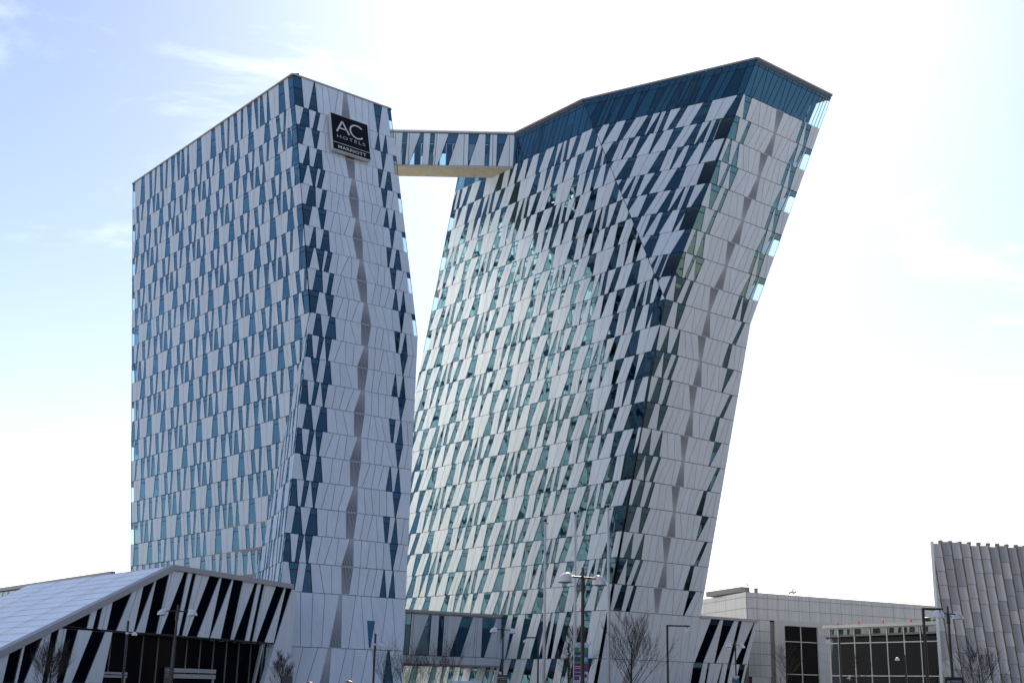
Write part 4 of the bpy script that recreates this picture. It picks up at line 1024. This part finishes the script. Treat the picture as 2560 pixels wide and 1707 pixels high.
for i, (px, py) in enumerate(((1363.6, 1304), (1438.6, 1285), (1520.5, 1268))):
    Y = depth_for(px, py, 10.0); b = at(px, py, Y); base = Vector((b.x, b.y, 0))
    t = thing('flagpole', ['white flagpole left of the large double lamp, farthest of three', 'white flagpole just left of the large double lamp post', 'white flagpole right of the large double lamp, nearest of three'][i], 'flagpole', tuple(base), 'white flagpoles in a row')
    mb = MB(); mb.tube(base, base+UP*10, .085, .055, 12); mb.build('pole', ['pole'], t, True)
    mb = MB(); mb.lathe(base+UP*10, [(.06, 0), (.08, .05), (.05, .12), (0, .14)], 10); mb.bar(base+UP*9.93, base+UP*9.93+Vector((.16, 0, -.03)), .04, .05); mb.build('truck', ['black'], t)
    mb = MB(); mb.tube(base+Vector((.10, -.02, 1.2)), base+Vector((.09, -.02, 9.8)), .006, .006, 4); mb.build('halyard', ['steel'], t)

# ------------------------------------------------------------------ bare trees
def bare_tree(px, Y, h_, spread, label, seed, nbr=26, name='bare_tree', group='bare winter trees', multi=False):
    rn = random.Random(seed); b = at(px, 1690, Y); base = Vector((b.x, b.y, 0))
    t = thing(name, label, 'tree' if name == 'bare_tree' else 'shrub', tuple(base), group)
    tk = MB(); brm = MB(); tw = MB()
    def grow(p, d, ln, r, lvl):
        segs = 4; q = p
        for s_ in range(segs):
            d2 = (d+Vector((rn.uniform(-.13, .13), rn.uniform(-.13, .13), .07))).normalized(); e_ = q+d2*(ln/segs)
            r1 = r*(1-.2*(s_+1)); (brm if lvl < 2 else tw).tube(q, e_, r*(1-.2*s_), max(r1, .004), 5 if lvl < 2 else 3, cap=False)
            if lvl < 3 and (s_ > 0 or lvl == 0):
                for _ in range(2 if lvl < 2 else 2):
                    az = rn.uniform(0, 6.28); o = Vector((math.cos(az), math.sin(az), rn.uniform(.1, .7))).normalized()
                    grow(e_, (d2*.8+o*.62).normalized(), ln*rn.uniform(.4, .62), max(r1*.55, .006), lvl+1)
            q, d = e_, d2
    if multi:
        for i in range(nbr):
            az = rn.uniform(0, 6.28); rr = rn.uniform(.0, .25); grow(base+Vector((math.cos(az)*rr, math.sin(az)*rr, 0)), Vector((math.cos(az)*spread/h_*rn.uniform(.2, .6), math.sin(az)*spread/h_*rn.uniform(.2, .6), 1)).normalized(), h_*rn.uniform(.75, 1.0), .022, 1)
        brm.build('stems', ['bark'], t); tw.build('twigs', ['bark'], t)
    else:
        hh = h_*.92; tk.tube(base, base+UP*hh*.45, .07*h_/5, .05*h_/5, 8); tk.tube(base+UP*hh*.45, base+Vector((.05, 0, hh)), .05*h_/5, .008, 6)
        for i in range(nbr):
            f_ = rn.uniform(.28, .9); az = i*2.4+rn.uniform(-.4, .4); st = base+UP*hh*f_
            el = .55+.5*f_; grow(st, Vector((math.cos(az), math.sin(az), el*1.5)).normalized(), spread*.62*(1.15-f_*.75)*rn.uniform(.8, 1.1), .022*h_/5*(1.2-f_*.6), 1)
        tk.build('trunk', ['bark'], t); brm.build('branches', ['bark'], t); tw.build('twigs', ['bark'], t)
bare_tree(1578, 60, 4.85, 3.4, 'bare tree in front of the right tower corner, right of the flagpoles', 1)
bare_tree(1436, 66, 4.9, 2.4, 'bare tree rising behind the parking price sign', 2)
bare_tree(125, 60, 2.9, 2.4, 'bare bushy tree in front of the left stripes of the pavilion', 3, 34)
bare_tree(704, 78, 3.4, 1.9, 'dense bare tree between the pavilion and the left tower', 4, 34)
bare_tree(2447, 55, 3.3, 2.9, 'bare tree in front of the ribbed building', 5, 18)
bare_tree(1966, 105, 5.6, 3.0, 'thin bare tree in front of the tall hall window', 6, 18)
bare_tree(2148, 110, 5.4, 3.2, 'thin bare tree in front of the lobby glass', 7, 16)
for i, (px, hh, lb) in enumerate(((972, 3.5, 'bare bush under the left end of the low link by the tower'), (1020, 3.2, 'bare bush in the bright gap under the low link'), (1060, 3.6, 'bare bush left below the red ringed sign'), (1112, 3.9, 'bare bush directly below the red ringed sign'))):
    bare_tree(px, 105, hh, 2.2, lb, 20+i, 12, 'bare_bush', 'bare bushes below the low link', True)

# ------------------------------------------------------------------ parking signs
def pylon(pxl, pxr, pyt, Y, label, full):
    a, b = at(pxl, pyt, Y), at(pxr, pyt, Y); z = a.z; wd_ = b.x-a.x; o = Vector((a.x, Y, 0)); xd, yd = Vector((1, 0, 0)), UP
    t = thing('parking_price_sign', label, 'sign', (a.x+wd_/2, Y, 0))
    mb = MB(); mb.box((a.x+wd_/2, Y+.05, z/2), wd_, .08, z); mb.build('board', ['frame'], t)
    pp = MB(); k = wd_/.56
    def band(z1, z0, mt, x0=0, x1=1, off=.012):
        m2 = MB(); rect(m2, o, xd, yd, x0*wd_, z0, x1*wd_, z1, off); m2.build('poster_band', [mt], t)
    u = (z-0)/3.55
    Z_ = lambda f: z-f*k
    band(Z_(0), Z_(.19), 'paleblue'); band(Z_(.19), Z_(.36), 'green'); band(Z_(.36), Z_(.83), 'teal'); band(Z_(.38), Z_(.72), 'navyprint', .02, .62, .016); band(Z_(.73), Z_(.83), 'green', 0, 1, .016)
    band(Z_(.40), Z_(.57), 'blue', .64, .98, .016); band(Z_(.57), Z_(.72), 'sky', .78, .96, .02); band(Z_(.58), Z_(.75), 'paleblue', .64, .80, .018)
    letters('lettering', '3994', 'white', o+xd*wd_*.32+yd*Z_(.33), xd, yd, .10*k, .36*wd_, t, ext=.02)
    letters('lettering', 'P-APP', 'white', o+xd*wd_*.06+yd*Z_(.56), xd, yd, .075*k, .5*wd_, t, ext=.024)
    if full:
        letters('lettering', 'APCOA', 'navyprint', o+xd*wd_*.2+yd*Z_(.12), xd, yd, .045*k, .38*wd_, t, ext=.02)
        m2 = MB(); rect(m2, o, xd, yd, .2*wd_, Z_(.158), .8*wd_, Z_(.15), .02); m2.build('text_line', ['navyprint'], t)
        band(Z_(.86), Z_(1.02), 'magenta'); band(Z_(1.02), Z_(1.46), 'purple'); band(Z_(1.46), Z_(1.8), 'paleblue'); band(Z_(1.12), Z_(1.5), 'paleblue', .66, .95, .016); band(Z_(1.3), Z_(1.46), 'paleblue', .36, .62, .016)
        m2 = MB()
        for f in (.92, .99, 1.13, 1.27): rect(m2, o, xd, yd, .04*wd_, Z_(f+.022), (.5 if f != .99 else .7)*wd_, Z_(f), .02)
        m2.build('text_line', ['paleblue'], t)
        m2 = MB(); cc = o+xd*wd_*.8+yd*Z_(1.28)
        m2.poly([cc+xd*(.055*math.cos(a_))+yd*(.075*math.sin(a_))-Vector((0, .024, 0)) for a_ in [2*math.pi*i/16 for i in range(16)]]); m2.build('print_spot', ['purple'], t)
        letters('lettering', 'EASYPARK', 'purple', o+xd*wd_*.04+yd*Z_(1.585), xd, yd, .095*k, .92*wd_, t, ext=.02)
pylon(1436, 1471, 1605, 50, 'tall green and purple parking price sign in front of the right tower', True)
pylon(1830.5, 1847.5, 1688, 100, 'small teal parking sign at the foot of the podium lamp', False)
def dark_sign(pxl, pxr, pyt, Y, label, two=True):
    a, b = at(pxl, pyt, Y), at(pxr, pyt, Y); z = a.z; wd_ = b.x-a.x; o = Vector((a.x, Y, 0)); xd, yd = Vector((1, 0, 0)), UP
    t = thing('parking_sign', label, 'sign', (a.x+wd_/2, Y, 0))
    mb = MB(); mb.box((a.x+wd_/2, Y+.04, z-.65), wd_, .06, 1.3); mb.build('board', ['black'], t)
    mb = MB()
    for s_ in (.12, .88): mb.tube((a.x+wd_*s_, Y+.1, 0), (a.x+wd_*s_, Y+.1, z-.05), .03, .03, 8)
    mb.build('post', ['navy'], t)
    k = wd_/.65; top = o+yd*(z-.1)
    letters('lettering', 'P', 'paleblue', top+xd*wd_*.1-yd*.17*k, xd, yd, .14*k, None, t, ext=.02)
    letters('lettering', 'PARKERING', 'paleblue', top+xd*wd_*.29-yd*.085*k, xd, yd, .075*k, .58*wd_, t, ext=.02)
    letters('lettering', 'MOD BETALING', 'paleblue', top+xd*wd_*.29-yd*.2*k, xd, yd, .06*k, .58*wd_, t, ext=.02)
    m2 = MB()
    for i in range(5): rect(m2, o, xd, yd, .2*wd_, z-.45*k-i*.14*k, .78*wd_, z-.42*k-i*.14*k, .02)
    m2.build('text_line', ['steel'], t)
dark_sign(2363, 2408, 1691, 45, 'black parking sign at the foot of the lamp by the ribbed building')
dark_sign(1244, 1269, 1686, 80, 'black parking sign at the foot of the lamp by the low link')
dark_sign(412, 428, 1666, 78, 'narrow black parking sign in front of the pavilion doors')
bx = thing('ticket_machine', 'dark ticket machine in front of the bare tree by the pavilion', 'ticket machine', tuple(at(719, 1707, 60)))
p = at(719, 1689, 60); mb = MB(); mb.box((p.x, 60, p.z/2), .44, .35, p.z); mb.build('cabinet', ['black'], bx); mb = MB(); mb.box((p.x, 60-.18, p.z-.35), .3, .02, .25); mb.build('screen', ['navyprint'], bx)

# ------------------------------------------------------------------ van seen end-on under the low link
p0, p1 = at(1134, 1700, 92), at(1201, 1706, 92); z = at(1134, 1700, 92).z; wv = 1.95; cx = (p0.x+p1.x)/2
vn2 = thing('parked_van', 'pale blue van with only its roof showing below the low link', 'van', (cx, 94, 0))
mb = MB(); prof = [(-2.4, .45), (2.4, .45), (2.45, 1.05), (1.9, 1.2), (1.2, z-.03), (-2.3, z), (-2.45, z-.2)]
for s_ in (0,): mb.prism([Vector((cx-wv/2, 94+2.4-y if False else 94-y, zz)) for y, zz in prof][::-1], Vector((wv, 0, 0)))
mb.build('body', ['van'], vn2)
mb = MB(); mb.prism([Vector((cx-wv*.42, 94-1.98, 1.22)), Vector((cx+wv*.42, 94-1.98, 1.22)), Vector((cx+wv*.38, 94-1.3, z-.16)), Vector((cx-wv*.38, 94-1.3, z-.16))], Vector((0, .03, 0))); mb.build('windscreen', ['darkglass'], vn2)
for s_ in (-1, 1):
    mb = MB(); mb.box((cx+s_*(wv/2+.005), 94-.9, z-.55), .02, 1.1, .5); mb.build('side_window', ['darkglass'], vn2)
    mb = MB(); mb.box((cx+s_*.7, 94-2.46, .9), .32, .05, .16); mb.build('headlight', ['lens'], vn2)
    for y in (1.5, -1.5):
        mb = MB(); mb.tube((cx+s_*(wv/2-.1), 94-y, .33), (cx+s_*(wv/2+.06), 94-y, .33), .33, .33, 16); o = mb.build('wheel', ['rubber'], vn2)
        mb = MB(); mb.tube((cx+s_*(wv/2+.0), 94-y, .33), (cx+s_*(wv/2+.075), 94-y, .33), .18, .16, 12); mb.build('rim', ['steel'], o)

# ------------------------------------------------------------------ two people, only their hair shows above the lower edge
def person(px, py, Y, label, face):
    top = at(px, py, Y); hgt = top.z; base = Vector((top.x, Y, 0)); k = hgt/1.78
    t = thing('person', label, 'person', tuple(base))
    J = {'pel': (0, 0, .95), 'wst': (0, 0, 1.1), 'chs': (0, 0, 1.32), 'nk': (0, 0, 1.5), 'hd': (0, .01, 1.60), 'ht': (0, .01, 1.70)}
    for s_, n in ((-1, 'l'), (1, 'r')):
        J['sh'+n] = (s_*.19, 0, 1.43); J['el'+n] = (s_*.25, -.02, 1.15); J['wr'+n] = (s_*.26, .06, .9); J['hn'+n] = (s_*.26, .08, .80)
        J['hp'+n] = (s_*.09, 0, .9); J['kn'+n] = (s_*.10, .03+.05*s_, .5); J['an'+n] = (s_*.10, -.02+.08*s_, .09); J['to'+n] = (s_*.11, .13+.08*s_, .04)
    Ed = [('pel', 'wst'), ('wst', 'chs'), ('chs', 'nk'), ('nk', 'hd'), ('hd', 'ht')]
    for n in 'lr': Ed += [('chs', 'sh'+n), ('sh'+n, 'el'+n), ('el'+n, 'wr'+n), ('wr'+n, 'hn'+n), ('pel', 'hp'+n), ('hp'+n, 'kn'+n), ('kn'+n, 'an'+n), ('an'+n, 'to'+n)]
    rad = {'pel': .15, 'wst': .14, 'chs': .16, 'nk': .06, 'hd': .085, 'ht': .085, 'sh': .075, 'el': .05, 'wr': .035, 'hn': .04, 'hp': .10, 'kn': .065, 'an': .045, 'to': .04}
    names = list(J); me = bpy.data.meshes.new('body'); me.from_pydata([tuple(Vector(J[n])*k) for n in names], [(names.index(a), names.index(b)) for a, b in Ed], [])
    o = bpy.data.objects.new('body', me); COL.objects.link(o); o.parent = t; me.materials.append(M['coat'])
    md = o.modifiers.new('skin', 'SKIN'); 
    for v, n in zip(me.skin_vertices[0].data, names):
        r = rad.get(n, rad.get(n[:2], .05))*k; v.radius = (r, r)
    me.skin_vertices[0].data[0].use_root = True
    ss = o.modifiers.new('smooth', 'SUBSURF'); ss.levels = ss.render_levels = 2
    t.rotation_euler[2] = face
    def part(nm, mbx, mt, sm=True):
        me2 = bpy.data.meshes.new(nm); me2.from_pydata([tuple(v) for v in mbx.v], [], mbx.f); me2.materials.append(M[mt])
        me2.polygons.foreach_set('use_smooth', [sm]*len(mbx.f)); q = bpy.data.objects.new(nm, me2); COL.objects.link(q); q.parent = t
    mbx = MB(); mbx.lathe((0, .02*k, 1.645*k), [(0, -.14*k), (.06*k, -.13*k), (.085*k, -.05*k), (.09*k, .03*k), (.07*k, .09*k), (0, .115*k)], 16, sy=1.12); part('face', mbx, 'skin')
    mbx = MB(); mbx.lathe((0, -.012*k, 1.66*k), [(.085*k, -.08*k), (.104*k, -.01*k), (.102*k, .05*k), (.07*k, .1*k), (0, .12*k)], 16, sy=1.14); part('hair', mbx, 'hair')
    mbx = MB(); mbx.prism([Vector((-.012*k, .105*k, 1.62*k)), Vector((.012*k, .105*k, 1.62*k)), Vector((0, .11*k, 1.67*k))], Vector((0, .03*k, -.005))); part('nose', mbx, 'skin', False)
person(774.5, 1702.5, 33, 'person with dark hair in front of the left tower, left of the louvre', R(200))
person(872, 1699.5, 30, 'person with dark hair in front of the left tower, right of the louvre', R(170))

# ------------------------------------------------------------------ unseen block outside the frame, right of the camera, added to shade lower facades
ob = thing('shading_block', 'tall dark brick block, unseen, added beyond the right edge to shade the lower facades', 'building', (80, 15, 0))
M['brick'] = mat('dark brick', (0.075, 0.06, 0.05), 0.85, noise=0.15, nscale=2.0)
bx0, bx1, by0, by1, bh = 42, 98, -60, 62, 66
mb = MB(); mb.box(((bx0+bx1)/2, (by0+by1)/2, bh/2), bx1-bx0, by1-by0, bh); mb.build('wall', ['brick'], ob)
mb = MB(); mb.box(((bx0+bx1)/2, (by0+by1)/2, bh+.2), bx1-bx0+.6, by1-by0+.6, .5); mb.build('parapet', ['steel'], ob)
mb = MB()
for k in range(18):
    z = 2+k*3.45
    for i in range(32): mb.prism([Vector((bx0-.03, by1-3-i*4.1, z)), Vector((bx0-.03, by1-5.4-i*4.1, z)), Vector((bx0-.03, by1-5.4-i*4.1, z+2)), Vector((bx0-.03, by1-3-i*4.1, z+2))], Vector((.05, 0, 0)))
    for i in range(13): mb.prism([Vector((bx0+3+i*4.1, by1+.03, z)), Vector((bx0+5.4+i*4.1, by1+.03, z)), Vector((bx0+5.4+i*4.1, by1+.03, z+2)), Vector((bx0+3+i*4.1, by1+.03, z+2))], Vector((0, -.05, 0)))
o = mb.build('windows', ['darkglass'], ob); o['kind'] = 'stuff'
